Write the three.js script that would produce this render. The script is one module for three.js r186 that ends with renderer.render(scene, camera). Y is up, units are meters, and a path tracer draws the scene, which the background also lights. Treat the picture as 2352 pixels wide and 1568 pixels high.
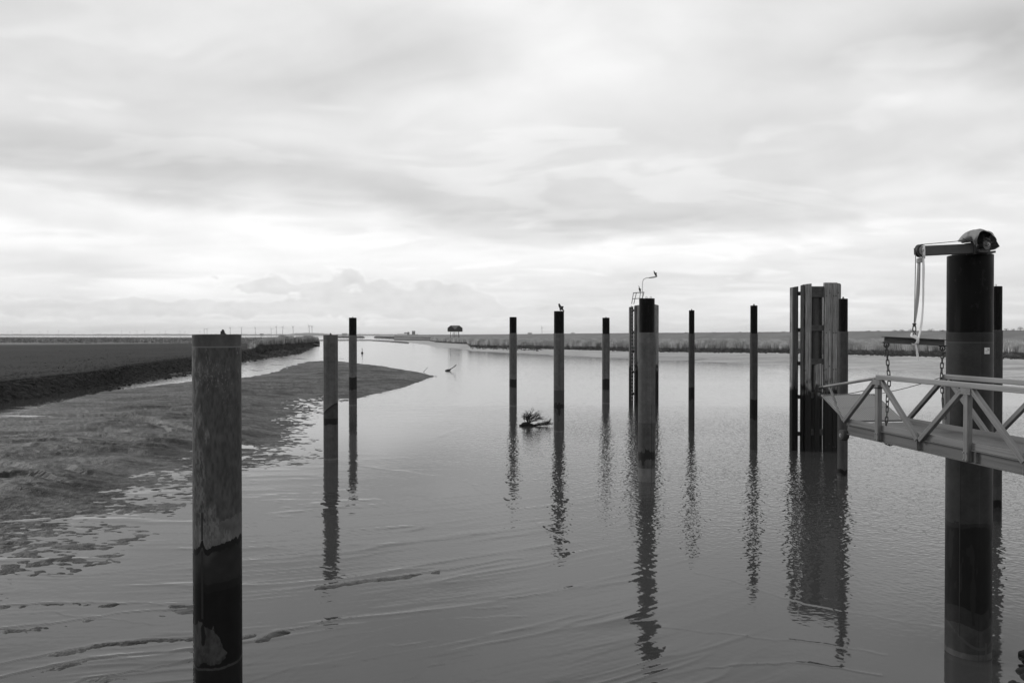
import * as THREE from 'three';
import { mergeGeometries, toCreasedNormals } from 'three/addons/utils/BufferGeometryUtils.js';
import { RoundedBoxGeometry } from 'three/addons/geometries/RoundedBoxGeometry.js';

// ------------------------------------------------------------------ camera, sky, sun, exposure
const scene = new THREE.Scene();
const EYE = 6, F = 1700, TILT = Math.atan(15 / F);           // eye height over the water, lens, downward tilt
const camera = new THREE.PerspectiveCamera(2 * Math.atan(784 / F) * 180 / Math.PI, 1024 / 682, 0.1, 60000);
camera.position.set(0, EYE, 0);
camera.rotation.x = -TILT;
const renderer = new THREE.WebGLRenderer({ antialias: true });
renderer.setSize(1024, 682);
renderer.toneMapping = THREE.LinearToneMapping;
renderer.toneMappingExposure = 1;
renderer.shadowMap.enabled = true;

// ---- random numbers and noise
let seed = 12345;
const rnd = () => { seed = (seed * 1664525 + 1013904223) >>> 0; return seed / 4294967296; };
const rr = (a, b) => a + (b - a) * rnd();
function hash(ix, iy) { let h = Math.imul(ix, 374761393) + Math.imul(iy, 668265263) | 0; h = Math.imul(h ^ (h >>> 13), 1274126177); h ^= h >>> 16; return (h >>> 0) / 4294967296; }
function noise(x, y) {                                        // value noise, 0 .. 1
  const ix = Math.floor(x), iy = Math.floor(y), fx = x - ix, fy = y - iy, u = fx * fx * (3 - 2 * fx), v = fy * fy * (3 - 2 * fy);
  const a = hash(ix, iy), b = hash(ix + 1, iy), c = hash(ix, iy + 1), d = hash(ix + 1, iy + 1);
  return a + (b - a) * u + (c - a + (a - b - c + d) * u) * v;
}
function fbm(x, y, n = 4) { let s = 0, a = 0.5, t = 0; for (let i = 0; i < n; i++) { s += a * noise(x, y); t += a; a *= 0.5; x = x * 2.03 + 17.3; y = y * 2.03 + 9.1; } return s / t; }
const ridge = (x, y, n = 3) => { let s = 0, a = 0.5, t = 0; for (let i = 0; i < n; i++) { s += a * (1 - Math.abs(2 * noise(x, y) - 1)); t += a; a *= 0.5; x = x * 2.1 + 5.2; y = y * 2.1 + 3.7; } return s / t; };
const clamp = THREE.MathUtils.clamp, lerp = THREE.MathUtils.lerp, sstep = (x, a, b) => { const t = clamp((x - a) / (b - a), 0, 1); return t * t * (3 - 2 * t); };
const grey = (v) => new THREE.Color().setRGB(v, v, v);
const toS = (v) => { v = clamp(v, 0, 1); return 255 * (v <= 0.0031308 ? v * 12.92 : 1.055 * Math.pow(v, 1 / 2.4) - 0.055); };
const lin = (s) => { s /= 255; return s <= 0.04045 ? s / 12.92 : Math.pow((s + 0.055) / 1.055, 2.4); };

// ---- measured directions of the place (2352 x 1568 survey picture) to points in the world
function dir(px, py) { const x = (px - 1176) / F, y = (784 - py) / F, c = Math.cos(TILT), s = -Math.sin(TILT); return [x, y * c + s, y * s - c]; }
function at(px, py, d) { const v = dir(px, py), t = -d / v[2]; return new THREE.Vector3(v[0] * t, EYE + v[1] * t, -d); }
function ground(px, py, h = 0) { const v = dir(px, py), t = (h - EYE) / v[1]; return new THREE.Vector3(v[0] * t, h, v[2] * t); }
const hAt = (py, d) => at(1176, py, d).y;

// ---- overcast sky: a layered cloud deck, brighter towards the low left, cumulus banks near the horizon
{
  const W = 4096, H = 2048, data = new Float32Array(W * H * 4);
  // broad brightenings and grey swaths of the deck: where, how large, which way they lie, how much
  const swaths = [
    [150, 370, 520, 52, 12, -0.16], [700, 440, 420, 42, 12, -0.13], [1250, 470, 420, 40, 4, -0.04], [-400, 300, 520, 70, 10, -0.1],
    [120, 480, 330, 42, 12, 0.11], [430, 520, 380, 34, 8, 0.11], [760, 590, 500, 60, 3, 0.10], [-250, 560, 360, 60, 4, 0.1], [150, 585, 260, 22, 2, 0.12], [440, 645, 160, 40, 0, 0.12], [380, 700, 170, 25, 0, 0.14],
    [190, 660, 150, 42, 0, -0.09], [120, 715, 300, 24, 0, -0.12], [330, 660, 90, 12, 0, -0.08], [-260, 690, 260, 36, 0, -0.08],
    [1150, 40, 280, 110, 18, 0.17], [1560, 30, 230, 70, 10, 0.1], [1300, 190, 330, 80, -8, 0.1], [1750, -120, 500, 90, 0, 0.08], [1000, 280, 260, 60, -10, 0.05],
    [2300, 80, 240, 90, -8, -0.20], [1850, 160, 360, 55, -12, -0.09], [1600, 330, 400, 50, -5, -0.06], [2150, 400, 460, 60, -8, -0.09], [2700, 200, 400, 120, 0, -0.14],
    [2180, 265, 190, 38, -3, 0.14], [2000, 560, 420, 22, -4, 0.05], [1450, 600, 430, 26, -3, 0.13], [1900, 585, 260, 12, -3, 0.06], [1300, 640, 300, 12, -4, 0.08], [1760, 625, 520, 18, -3, -0.05], [2150, 690, 420, 36, 0, -0.03], [420, 130, 420, 60, 20, -0.06], [60, 120, 240, 90, 20, -0.07], [900, 120, 300, 60, 18, -0.05],
    [1600, 520, 500, 50, 0, -0.05], [1100, 500, 340, 30, 6, -0.05], [740, 285, 60, 9, 2, 0.08], [1215, 412, 60, 10, -8, 0.06], [960, 320, 50, 8, 0, 0.04],
  ].map(([x, y, sx, sy, r, a]) => ({ x, y, sx, sy, c: Math.cos(r * Math.PI / 180), s: Math.sin(r * Math.PI / 180), a }));
  const banks = [[820, 690, 150, 34], [760, 735, 260, 22], [1040, 712, 90, 30], [990, 742, 160, 18], [610, 690, 110, 16], [420, 735, 260, 16], [120, 740, 320, 20], [1250, 745, 180, 12]];
  const c = Math.cos(TILT), s = Math.sin(TILT);
  for (let j = 0; j < H; j++) {
    const el = ((j + 0.5) / H - 0.5) * Math.PI, y = Math.sin(el), ce = Math.cos(el);
    for (let i = 0; i < W; i++) {
      let L = 0.16;
      if (y > -0.002) {
        const az = ((i + 0.5) / W - 0.5) * 2 * Math.PI, x = Math.cos(az) * ce, z = Math.sin(az) * ce;
        const up = Math.max(y, 0) + 0.09, cx = x / up, cz = z / up;
        const wx = fbm(cx * 0.9 + 3, cz * 0.9 + 8, 3) - 0.5, wz = fbm(cx * 0.9 + 31, cz * 0.9 + 2, 3) - 0.5;
        // long soft rolls of cloud, then finer wisps
        const roll = fbm(cx * 0.8 + cz * 0.25 + wx * 1.6 + 5, cz * 0.95 - cx * 0.15 + wz * 1.6, 4) - 0.5;
        const wisp = fbm(cx * 1.6 + wx * 2.2 + 40, cz * 2.2 + wz * 2.4 + 11, 5) - 0.5;
        const low = Math.exp(-Math.pow((y - 0.085) / 0.075, 2)) * (0.5 - 0.5 * clamp(x * 0.9 + 0.12, -1, 1));
        const fine = fbm(cx * 4.5 + wx * 5 + 80, cz * 6.5 + wz * 6 + 21, 4) - 0.5, puff = sstep(fbm(cx * 1.9 + wz * 3 + 60, cz * 3.4 + wx * 3 + 33, 4), 0.56, 0.72);
        L = 0.80 + roll * 0.17 + wisp * 0.10 + fine * 0.075 + puff * 0.07 + low * 0.18;
        if (z < -0.05) {
          // where this direction lies in the survey picture
          const zc = -z * c - y * s, yc = y * c - z * s, px = 1176 + F * x / Math.max(0.05, zc) + 0, py = 784 - F * (y * c + z * s) / Math.max(0.05, zc);
          const sky = sstep(-z, 0.05, 0.3);
          const jx = wx * 200, jy = wz * 90 + wisp * 60 + fine * 26;
          let a = 0;
          for (const g of swaths) { const dx = px + jx - g.x, dy = py + jy - g.y, u = (dx * g.c + dy * g.s) / g.sx, v = (dy * g.c - dx * g.s) / g.sy, e = u * u + v * v; if (e < 9) a += g.a * Math.exp(-e); }
          L += a * 0.85 * sky;
          // heaped clouds low over the far shore: lumpy tops with light rims
          let m = 0; for (const b of banks) { const u = (px - b[0]) / b[2], v = (py - b[1]) / b[3], e = u * u + v * v; if (e < 9) m += Math.exp(-e); }
          if (m > 0.02) {
            const n = fbm(px / 62 + 3, py / 30 + 7, 5), d = clamp(m, 0, 1.2) * 0.75 + (n - 0.5) * 1.5;
            const body = sstep(d, 0.34, 0.52), rim = sstep(d, 0.22, 0.36) * (1 - body);
            L = lerp(L, Math.min(L, 0.80 + (fbm(px / 26, py / 16 + 3, 4) - 0.5) * 0.14), body * 0.85) + rim * 0.05;
          }
          L += (fbm(px / 170, py / 17, 5) - 0.5) * 0.09 * sstep(py, 480, 640) * sky + (fbm((px + py * 0.4) / 160, (py - px * 0.12) / 85, 5) - 0.5) * 0.10 * sky;
        }
        L = clamp(L, 0.45, 1.04);
      }
      const o = (j * W + i) * 4; data[o] = data[o + 1] = data[o + 2] = L; data[o + 3] = 1;
    }
  }
  const sky = new THREE.DataTexture(data, W, H, THREE.RGBAFormat, THREE.FloatType);
  sky.mapping = THREE.EquirectangularReflectionMapping; sky.magFilter = sky.minFilter = THREE.LinearFilter; sky.colorSpace = THREE.LinearSRGBColorSpace; sky.needsUpdate = true;
  scene.background = sky; scene.environment = sky;
}
const sun = new THREE.DirectionalLight(new THREE.Color(1, 0.995, 0.985), 1.35);   // a veiled sun, high on the left beyond the marsh
sun.position.set(-85, 50, -83); sun.target.position.set(0, 0, -30); sun.castShadow = true; sun.shadow.radius = 32; sun.shadow.mapSize.set(2048, 2048);
Object.assign(sun.shadow.camera, { left: -90, right: 90, top: 90, bottom: -90, near: 1, far: 260 });
sun.name = 'sun'; scene.add(sun, sun.target);
scene.fog = new THREE.FogExp2(grey(0.93), 0.00006);

// ------------------------------------------------------------------ helpers
const taken = new Map();
function numbered(name) { const n = taken.get(name) ?? 0; taken.set(name, n + 1); return n ? name + '_' + String(n).padStart(3, '0') : name; }
function tag(o, label, category, group, kind) { if (label) o.userData.label = label; if (category) o.userData.category = category; if (group) o.userData.group = group; if (kind) o.userData.kind = kind; return o; }
function thing(name, label, category, p = [0, 0, 0], group) { const o = new THREE.Group(); o.name = numbered(name); o.position.set(...(p.isVector3 ? p.toArray() : p)); scene.add(o); return tag(o, label, category, group); }
function part(name, geo, material, parent = scene) {
  const g = Array.isArray(geo) ? (geo.length > 1 ? mergeGeometries(geo.map((q) => { const n = q.index ? q.toNonIndexed() : q; for (const k of Object.keys(n.attributes)) if (!['position', 'normal', 'uv'].includes(k)) n.deleteAttribute(k); return n; })) : geo[0]) : geo;
  const m = new THREE.Mesh(g, material); m.name = parent === scene ? numbered(name) : name; m.castShadow = m.receiveShadow = true; parent.add(m); return m;
}
const V = (x, y, z) => new THREE.Vector3(x, y, z);
const std = (o) => new (o.specularIntensity === undefined ? THREE.MeshStandardMaterial : THREE.MeshPhysicalMaterial)({ ...o, color: typeof o.color === 'number' ? grey(o.color) : (o.color ?? grey(1)) });
function frame(a, b, up = V(0, 1, 0)) {                        // y axis along a -> b, z axis near 'up'
  const y = b.clone().sub(a).normalize(); let z = up.clone().addScaledVector(y, -up.dot(y)); if (z.lengthSq() < 1e-6) z = V(0, 0, 1).addScaledVector(y, -y.z); z.normalize();
  return new THREE.Matrix4().makeBasis(y.clone().cross(z), y, z).setPosition(a.clone().add(b).multiplyScalar(0.5));
}
function bar(a, b, w, t, up, r = 0.006) { const L = a.distanceTo(b); const g = new RoundedBoxGeometry(w, L, t, 1, Math.min(r, w * 0.3, t * 0.3)); return g.applyMatrix4(frame(a, b, up)); }
function rod(a, b, r0, r1 = r0, n = 8) { return new THREE.CylinderGeometry(r1, r0, a.distanceTo(b), n, 1).applyMatrix4(frame(a, b)); }
function box(w, h, d, x = 0, y = 0, z = 0, r = 0.006) { return new RoundedBoxGeometry(w, h, d, 1, Math.min(r, w * 0.3, h * 0.3, d * 0.3)).translate(x, y, z); }
function hose(pts, r, n = 40, k = 8) { return new THREE.TubeGeometry(new THREE.CatmullRomCurve3(pts), n, r, k); }
function tex(w, h, f, srgb = true, wrap = THREE.RepeatWrapping) {  // f(u, v) -> linear grey
  const data = new Uint8Array(w * h * 4);
  for (let j = 0, o = 0; j < h; j++) for (let i = 0; i < w; i++, o += 4) { const v = f((i + 0.5) / w, (j + 0.5) / h), q = srgb ? toS(v) : 255 * clamp(v, 0, 1); data[o] = data[o + 1] = data[o + 2] = q; data[o + 3] = 255; }
  const t = new THREE.DataTexture(data, w, h); t.wrapS = t.wrapT = wrap; t.magFilter = THREE.LinearFilter; t.minFilter = THREE.LinearMipmapLinearFilter; t.generateMipmaps = true; if (srgb) t.colorSpace = THREE.SRGBColorSpace; t.needsUpdate = true; return t;
}
// noise that closes on itself round a tube (period n in x)
function pnoise(x, y, n) { const ix = Math.floor(x), iy = Math.floor(y), fx = x - ix, fy = y - iy, u = fx * fx * (3 - 2 * fx), v = fy * fy * (3 - 2 * fy), m = (k) => ((k % n) + n) % n; const a = hash(m(ix), iy), b = hash(m(ix + 1), iy), c = hash(m(ix), iy + 1), d = hash(m(ix + 1), iy + 1); return a + (b - a) * u + (c - a + (a - b - c + d) * u) * v; }
function pfbm(u, y, n, k = 4) { let s = 0, a = 0.5, t = 0; for (let i = 0; i < k; i++) { s += a * pnoise(u * n, y + i * 37, n); t += a; a *= 0.5; n *= 2; y *= 2; } return s / t; }

// grids laid out round the viewpoint, as fine as the eye can resolve at each distance
function gridMesh(cols, rows, f, uvScale = 1) {                // f(i, j) -> [x, y, z, grey]
  const nC = cols, nR = rows, pos = new Float32Array(nC * nR * 3), col = new Float32Array(nC * nR * 3), uv = new Float32Array(nC * nR * 2);
  for (let j = 0; j < nR; j++) for (let i = 0; i < nC; i++) { const k = j * nC + i, p = f(i, j); pos[k * 3] = p[0]; pos[k * 3 + 1] = p[1]; pos[k * 3 + 2] = p[2]; col[k * 3] = col[k * 3 + 1] = col[k * 3 + 2] = p[3] ?? 1; uv[k * 2] = p[0] * uvScale; uv[k * 2 + 1] = -p[2] * uvScale; }
  const idx = new Uint32Array((nC - 1) * (nR - 1) * 6); let o = 0;
  for (let j = 0; j < nR - 1; j++) for (let i = 0; i < nC - 1; i++) { const a = j * nC + i, b = a + 1, c = a + nC, d = c + 1; idx[o++] = a; idx[o++] = b; idx[o++] = c; idx[o++] = b; idx[o++] = d; idx[o++] = c; }
  const g = new THREE.BufferGeometry(); g.setAttribute('position', new THREE.BufferAttribute(pos, 3)); g.setAttribute('color', new THREE.BufferAttribute(col, 3)); g.setAttribute('uv', new THREE.BufferAttribute(uv, 2)); g.setIndex(new THREE.BufferAttribute(idx, 1)); g.computeVertexNormals(); return g;
}
function curve(points) { return (px) => { let i = 0; while (i < points.length - 2 && points[i + 1][0] < px) i++; const a = points[i], b = points[i + 1], t = clamp((px - a[0]) / (b[0] - a[0]), 0, 1); return a.slice(1).map((q, k) => lerp(q, b[k + 1], t)); }; }
// a line on the ground: [px, 1 / distance, height] per measured point ([px, py, h], or [px, null, h, distance])
const shore = (points) => curve(points.map(([px, py, h, d]) => [px, 1 / (d ?? -ground(px, py, h).z), h]));
const spot = (px, inv, h) => V((px - 1176) / F / inv, h, -1 / inv);
// land spanned between such lines; rows between two lines follow ease(t)
function land(px0, px1, step, lines, rowsPer, relief) {
  const nC = Math.round((px1 - px0) / step) + 1, tab = [];
  for (let i = 0; i < nC; i++) tab.push(lines.map((l) => l(px0 + i * step)));
  const R = []; rowsPer.forEach((n, k) => { for (let j = k ? 1 : 0; j <= n; j++) R.push([k, j / n]); });
  return gridMesh(nC, R.length, (i, j) => {
    const px = px0 + i * step, [k, t] = R[j], a = tab[i][k], b = tab[i][k + 1], p = spot(px, lerp(a[0], b[0], t), 0), d0 = 1 / a[0], d1 = 1 / b[0], tt = Math.abs(d1 - d0) > 1e-6 ? (-p.z - d0) / (d1 - d0) : t;
    const [dy, g] = relief(p.x, p.z, k, tt, px); return [p.x, lerp(a[1], b[1], tt) + dy, p.z, g];
  });
}
function polyline(pts) { return pts.map(([px, py]) => { const g = ground(px, py); return [g.x, g.z]; }); }
function segDist(x, z, P, closed) {                            // distance to a line; signed (inside positive) when closed
  let best = 1e9, inside = false, side = 1; const n = P.length;
  for (let i = closed ? 0 : 1; i < n; i++) {
    const [ax, az] = P[(i + n - 1) % n], [bx, bz] = P[i], dx = bx - ax, dz = bz - az, t = clamp(((x - ax) * dx + (z - az) * dz) / (dx * dx + dz * dz + 1e-12), 0, 1), ex = x - ax - dx * t, ez = z - az - dz * t, q = ex * ex + ez * ez;
    if (q < best) { best = q; side = ex * dz - ez * dx > 0 ? 1 : -1; }
    if (closed && (az > z) !== (bz > z) && x < (bx - ax) * (z - az) / (bz - az) + ax) inside = !inside;
  }
  return closed ? Math.sqrt(best) * (inside ? 1 : -1) : Math.sqrt(best) * side;
}
const bounds = (P, m) => { const x = P.map((p) => p[0]), z = P.map((p) => p[1]); return [Math.min(...x) - m, Math.max(...x) + m, Math.min(...z) - m, Math.max(...z) + m]; };

// ------------------------------------------------------------------ water
const TW = 66, X0W = -22, Y0W = 3, nearBump = tex(2048, 2048, (u, v) => {   // wind ripples of the near reach, with the calm lanes between them
  const X = X0W + u * TW, Y = Y0W + v * TW;
  const calm = sstep(X + (Y - 24) * 0.12 + 9 * (fbm(X / 9 + 40, Y / 7, 3) - 0.5), -6, 8) * sstep(Y + X * 0.40 + 6 * (fbm(X / 6 + 49, Y / 5, 3) - 0.5), 18, 27);
  const far = sstep(Y, 44, 66), amp = lerp(0.10 + 0.90 * calm * (0.5 + 0.9 * fbm(X / 5 + 50, Y / 8, 3)), 0.35, far);
  const w = fbm(X / 0.10 + 70, Y / 0.085 + 3, 2), w2 = fbm((X + Y * 0.3) / 0.34 + 170, (Y - X * 0.2) / 0.24, 2), w3 = fbm(X / 1.3 + 90, (Y - X * 0.15) / 0.55, 2);
  return 0.5 + amp * ((w - 0.5) * 0.46 + (w2 - 0.5) * 0.20) + (0.06 + 0.40 * far) * (w3 - 0.5) * 0.5;
}, false, THREE.ClampToEdgeWrapping);
nearBump.repeat.set(1 / TW, 1 / TW); nearBump.offset.set(-X0W / TW, -Y0W / TW);
const TF = 48, farBump = tex(1024, 1024, (u, v) => { const f = (X, Y) => 0.5 + (fbm(X / 0.30 + 7, Y / 0.2, 2) - 0.5) * 0.25 + (fbm(X / 1.4 + 9, Y / 0.6, 3) - 0.5) * 0.35 * (0.3 + fbm(X / 8, Y / 6, 2)), x = u * TF, y = v * TF, s = sstep(u, 0.85, 1), t = sstep(v, 0.85, 1); return lerp(lerp(f(x, y), f(x - TF, y), s), lerp(f(x, y - TF), f(x - TF, y - TF), s), t); }, false);
farBump.repeat.set(1 / TF, 1 / TF);
const waterLook = { color: grey(0.037), roughness: 0.05, ior: 1.45 }, waterMat = [new THREE.MeshPhysicalMaterial({ ...waterLook, bumpMap: nearBump, bumpScale: 0.036 }), new THREE.MeshPhysicalMaterial({ ...waterLook, bumpMap: farBump, bumpScale: 0.03 })];
// current lines and scum ridges: way, height, width
const ledges = [
  [[[553, 1380], [640, 1362], [760, 1340], [870, 1328], [1060, 1302], [1150, 1288], [1260, 1280]], 0.016, 0.10],
  [[[0, 1390], [150, 1386], [300, 1384], [445, 1390], [553, 1382]], 0.018, 0.10],
  [[[850, 1420], [960, 1405], [1060, 1402], [1160, 1395]], 0.010, 0.08],
  [[[1070, 1105], [1105, 1128], [1150, 1145], [1195, 1172], [1240, 1212], [1300, 1240], [1370, 1268], [1440, 1288], [1478, 1305]], 0.010, 0.10],
  [[[1480, 1322], [1430, 1334], [1370, 1342], [1320, 1350], [1240, 1362], [1160, 1372]], 0.014, 0.08],
  [[[1600, 1315], [1660, 1328], [1730, 1350], [1800, 1375], [1880, 1392], [1960, 1405], [2060, 1425], [2175, 1444], [2300, 1462]], 0.009, 0.09],
  [[[1800, 1340], [1900, 1370], [2000, 1385], [2100, 1392]], 0.004, 0.16],
  [[[555, 1476], [600, 1470], [640, 1452], [700, 1438], [760, 1425], [800, 1412]], 0.016, 0.08],
  [[[-40, 1560], [120, 1528], [260, 1508], [360, 1496], [446, 1490], [560, 1462]], 0.022, 0.16],
  [[[-40, 1535], [100, 1505], [230, 1480], [330, 1467], [446, 1462]], 0.015, 0.10],
  [[[60, 1600], [200, 1560], [330, 1540], [446, 1515], [640, 1450]], 0.018, 0.12],
  [[[-60, 1450], [120, 1430], [260, 1410], [446, 1400]], 0.018, 0.10],
  [[[556, 1530], [660, 1490], [760, 1465], [900, 1440], [1010, 1425]], 0.007, 0.08],
  [[[556, 1568], [700, 1525], [850, 1490], [1000, 1470]], 0.007, 0.08],
  [[[650, 1570], [800, 1520], [950, 1490], [1100, 1475]], 0.006, 0.08],
  [[[780, 1160], [860, 1150], [940, 1140], [1010, 1152]], 0.008, 0.2],
  [[[790, 1065], [880, 1078], [960, 1088], [1020, 1098]], 0.012, 0.22],
  [[[990, 1012], [1030, 995], [1060, 985]], 0.014, 0.3],
  [[[-60, 1300], [120, 1322], [250, 1318], [400, 1296], [560, 1282], [700, 1268]], 0.010, 0.07],
  [[[556, 1240], [640, 1228], [720, 1210], [800, 1206]], 0.008, 0.06], [[[556, 1200], [660, 1186], [760, 1180]], 0.007, 0.07], [[[180, 1215], [300, 1228], [446, 1222], [600, 1205]], 0.009, 0.07],
  [[[640, 1568], [760, 1500], [860, 1455], [960, 1432], [1080, 1420], [1200, 1418]], 0.007, 0.06], [[[900, 1568], [990, 1530], [1090, 1500], [1220, 1470], [1330, 1452]], 0.006, 0.06], [[[1080, 1568], [1180, 1530], [1290, 1500], [1400, 1488]], 0.006, 0.06],
  [[[1500, 1560], [1640, 1530], [1760, 1520], [1900, 1535], [2020, 1552]], 0.010, 0.10], [[[1520, 1440], [1640, 1455], [1760, 1470], [1900, 1478], [2030, 1500]], 0.006, 0.09], [[[-60, 1420], [100, 1408], [240, 1420], [380, 1432], [446, 1425]], 0.006, 0.08],
].map(([p, a, w]) => { const P = polyline(p); return { P, a, w, b: bounds(P, w * 5) }; });
const streakC = (X, d) => d - (0.10 * (X + 9) + 0.020 * (X + 9) * (X + 9));
function filmRelief(x, z) {
  const d = -z; let h = 0;
  for (const l of ledges) if (x > l.b[0] && x < l.b[1] && z > l.b[2] && z < l.b[3]) { const wob = 0.34 * (fbm(x / 0.9 + 4, z / 0.9, 4) - 0.5) + 0.09 * (fbm(x / 0.22 + 4, z / 0.22, 2) - 0.5), q = (segDist(x, z, l.P) + wob) / (l.w * (0.25 + 0.5 * noise(x / 1.3, z / 1.3 + 50))); if (q < 5 && q > -5) h += l.a * 0.85 * (q > 0 ? Math.exp(-q * 0.7) : Math.exp(-q * q * 7)) * (0.25 + 0.75 * sstep(fbm(x / 1.6 + 30, z / 1.2, 2), 0.25, 0.65)); }
  if (d < 42) {
    const near = sstep(d, 42, 24) * sstep(x, 7, 1), c = streakC(x, d);
    const c2 = c + 0.16 * (fbm(x / 1.6 + 3, z / 1.6, 3) - 0.5), on = sstep(fbm(x / 3.2 + 12, c / 1.1, 3), 0.34, 0.66);
    h += near * (0.007 * (fbm(c / 0.9 + 3, x / 5, 2) - 0.5) + on * (0.018 * Math.pow(ridge(c2 / 0.70 + 40, x / 5.0 + 8, 1), 9) + 0.010 * Math.pow(ridge(c2 / 0.26 + 70, x / 2.6 + 8, 1), 6)) + 0.003 * (ridge(c2 / 0.10 + 90, x / 1.1 + 8, 2) - 0.6));
  }
  return h;
}
{
  const az = []; for (let px = -330; px <= 2680; px += 4) az.push(Math.atan((px - 1176) / F));
  const a0 = az[0], a1 = az[az.length - 1], n = 40, rest = 2 * Math.PI - (a1 - a0);
  for (let i = 1; i <= n; i++) az.push(a1 + rest * i / n);
  const py = []; for (let y = 6000; y > 1700; y -= Math.max(20, (y - 1500) * 0.12)) py.push(y); for (let y = 1690; y > 900; y -= 2) py.push(y); for (let y = 900; y > 776; y -= 4) py.push(y); py.push(775, 774, 773, 772, 771, 770.4, 770.0);
  const R = py.map((y) => EYE * F / (y - 769));
  const g = gridMesh(az.length, R.length, (i, j) => { const cx = Math.sin(az[i]), cz = -Math.cos(az[i]), front = az[i] < a1 + 0.001 ? 1 : 0, r = R[j] / (front ? Math.cos(az[i]) : 1), x = cx * r, z = cz * r; return [x, (R[j] > 11 && R[j] < 62 && front) ? filmRelief(x, z) : 0, z, 1]; });
  { const k = R.findIndex((q) => q > 62), per = (az.length - 1) * 6; g.addGroup(0, k * per, 0); g.addGroup(k * per, (R.length - 1 - k) * per, 1); }
  tag(part('water', g, waterMat), 'calm grey tidal water with wind ripples and drifting current lines', null, null, 'structure');
}

// ------------------------------------------------------------------ left mudflat with its spit
const mudBump = tex(1024, 1024, (u, v) => { const f = (X, Y) => 0.6 * fbm(X * 22, Y * 60, 4) + 0.4 * fbm(X * 90, Y * 120, 2), s = sstep(u, 0.85, 1), t = sstep(v, 0.85, 1); return lerp(lerp(f(u, v), f(u - 1, v), s), lerp(f(u, v - 1), f(u - 1, v - 1), s), t); }, false);
mudBump.repeat.set(1 / 5, 1 / 5);
const mudMat = new THREE.MeshPhysicalMaterial({ roughness: 0.62, ior: 1.4, specularIntensity: 0.55, bumpMap: mudBump, bumpScale: 0.05, vertexColors: true });
const backEdge = [[735, 828], [690, 831], [640, 844], [600, 857], [548, 866], [441, 873], [326, 886], [200, 901], [134, 915], [0, 948], [-420, 1014]], spit = [[822, 914], [846, 907], [923, 890], [997, 864], [961, 855], [872, 841], [782, 829.5]];
const mudEdge = polyline([[-420, 1385], [0, 1356], [120, 1328], [240, 1288], [330, 1228], [440, 1155], [500, 1108], [560, 1084], [640, 1071], [745, 1062], [720, 1040], [690, 1000], [715, 965], [755, 932], ...spit, ...backEdge]);
const mudFirm = polyline([[-420, 1225], [0, 1180], [120, 1160], [230, 1125], [330, 1078], [440, 1032], [520, 1020], [560, 1026], [640, 990], [600, 962], [625, 940], [605, 918], [720, 904], ...spit, ...backEdge]), backLine = polyline(backEdge);
const gully = polyline([[-400, 948], [0, 953], [120, 956], [200, 958], [290, 962], [340, 970], [380, 978], [441, 993], [520, 1015], [575, 1024]]);
const gully2 = polyline([[330, 968], [372, 988], [384, 1000]]), gully3 = polyline([[255, 1100], [300, 1072], [380, 1040], [440, 1030]]);
const pools = [[140, 1002, 3.2, 0.9], [400, 1015, 1.6, 0.7], [60, 975, 2.2, 0.4], [330, 943, 3, 0.5], [600, 905, 5, 1]].map(([px, py, a, b]) => { const g = ground(px, py); return [g.x, g.z, a, b]; });
const silt = [0, 1, 8, 9, 10, 11, 7].map((i) => ledges[i]), siltLow = polyline([[-60, 1480], [100, 1466], [240, 1446], [380, 1440], [446, 1436]]);
function siltHeight(x, z) {                                    // torn edges of silt breaking the surface along the current lines
  let best = -0.4;
  for (const l of silt) if (x > l.b[0] - 1 && x < l.b[1] + 1 && z > l.b[2] - 1 && z < l.b[3] + 1) {
    const q = segDist(x, z, l.P) + 0.34 * (fbm(x / 0.9 + 4, z / 0.9, 4) - 0.5) + 0.12 * (fbm(x / 0.2, z / 0.2, 2) - 0.5), w = 0.09 + 0.20 * noise(x / 1.6 + 9, z / 1.6), g = sstep(fbm(x / 1.0 + 60, z / 0.7 + 8, 4), 0.34, 0.58), e = q / w + 0.6;
    if (e > -4 && e < 4) best = Math.max(best, -0.03 + 0.058 * g * (e < 0 ? Math.exp(-e * e * 0.7) : Math.exp(-e * e * 2.5)) + 0.045 * (fbm(x / 0.15, z / 0.09, 3) - 0.5));
  }
  return best;
}
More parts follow.
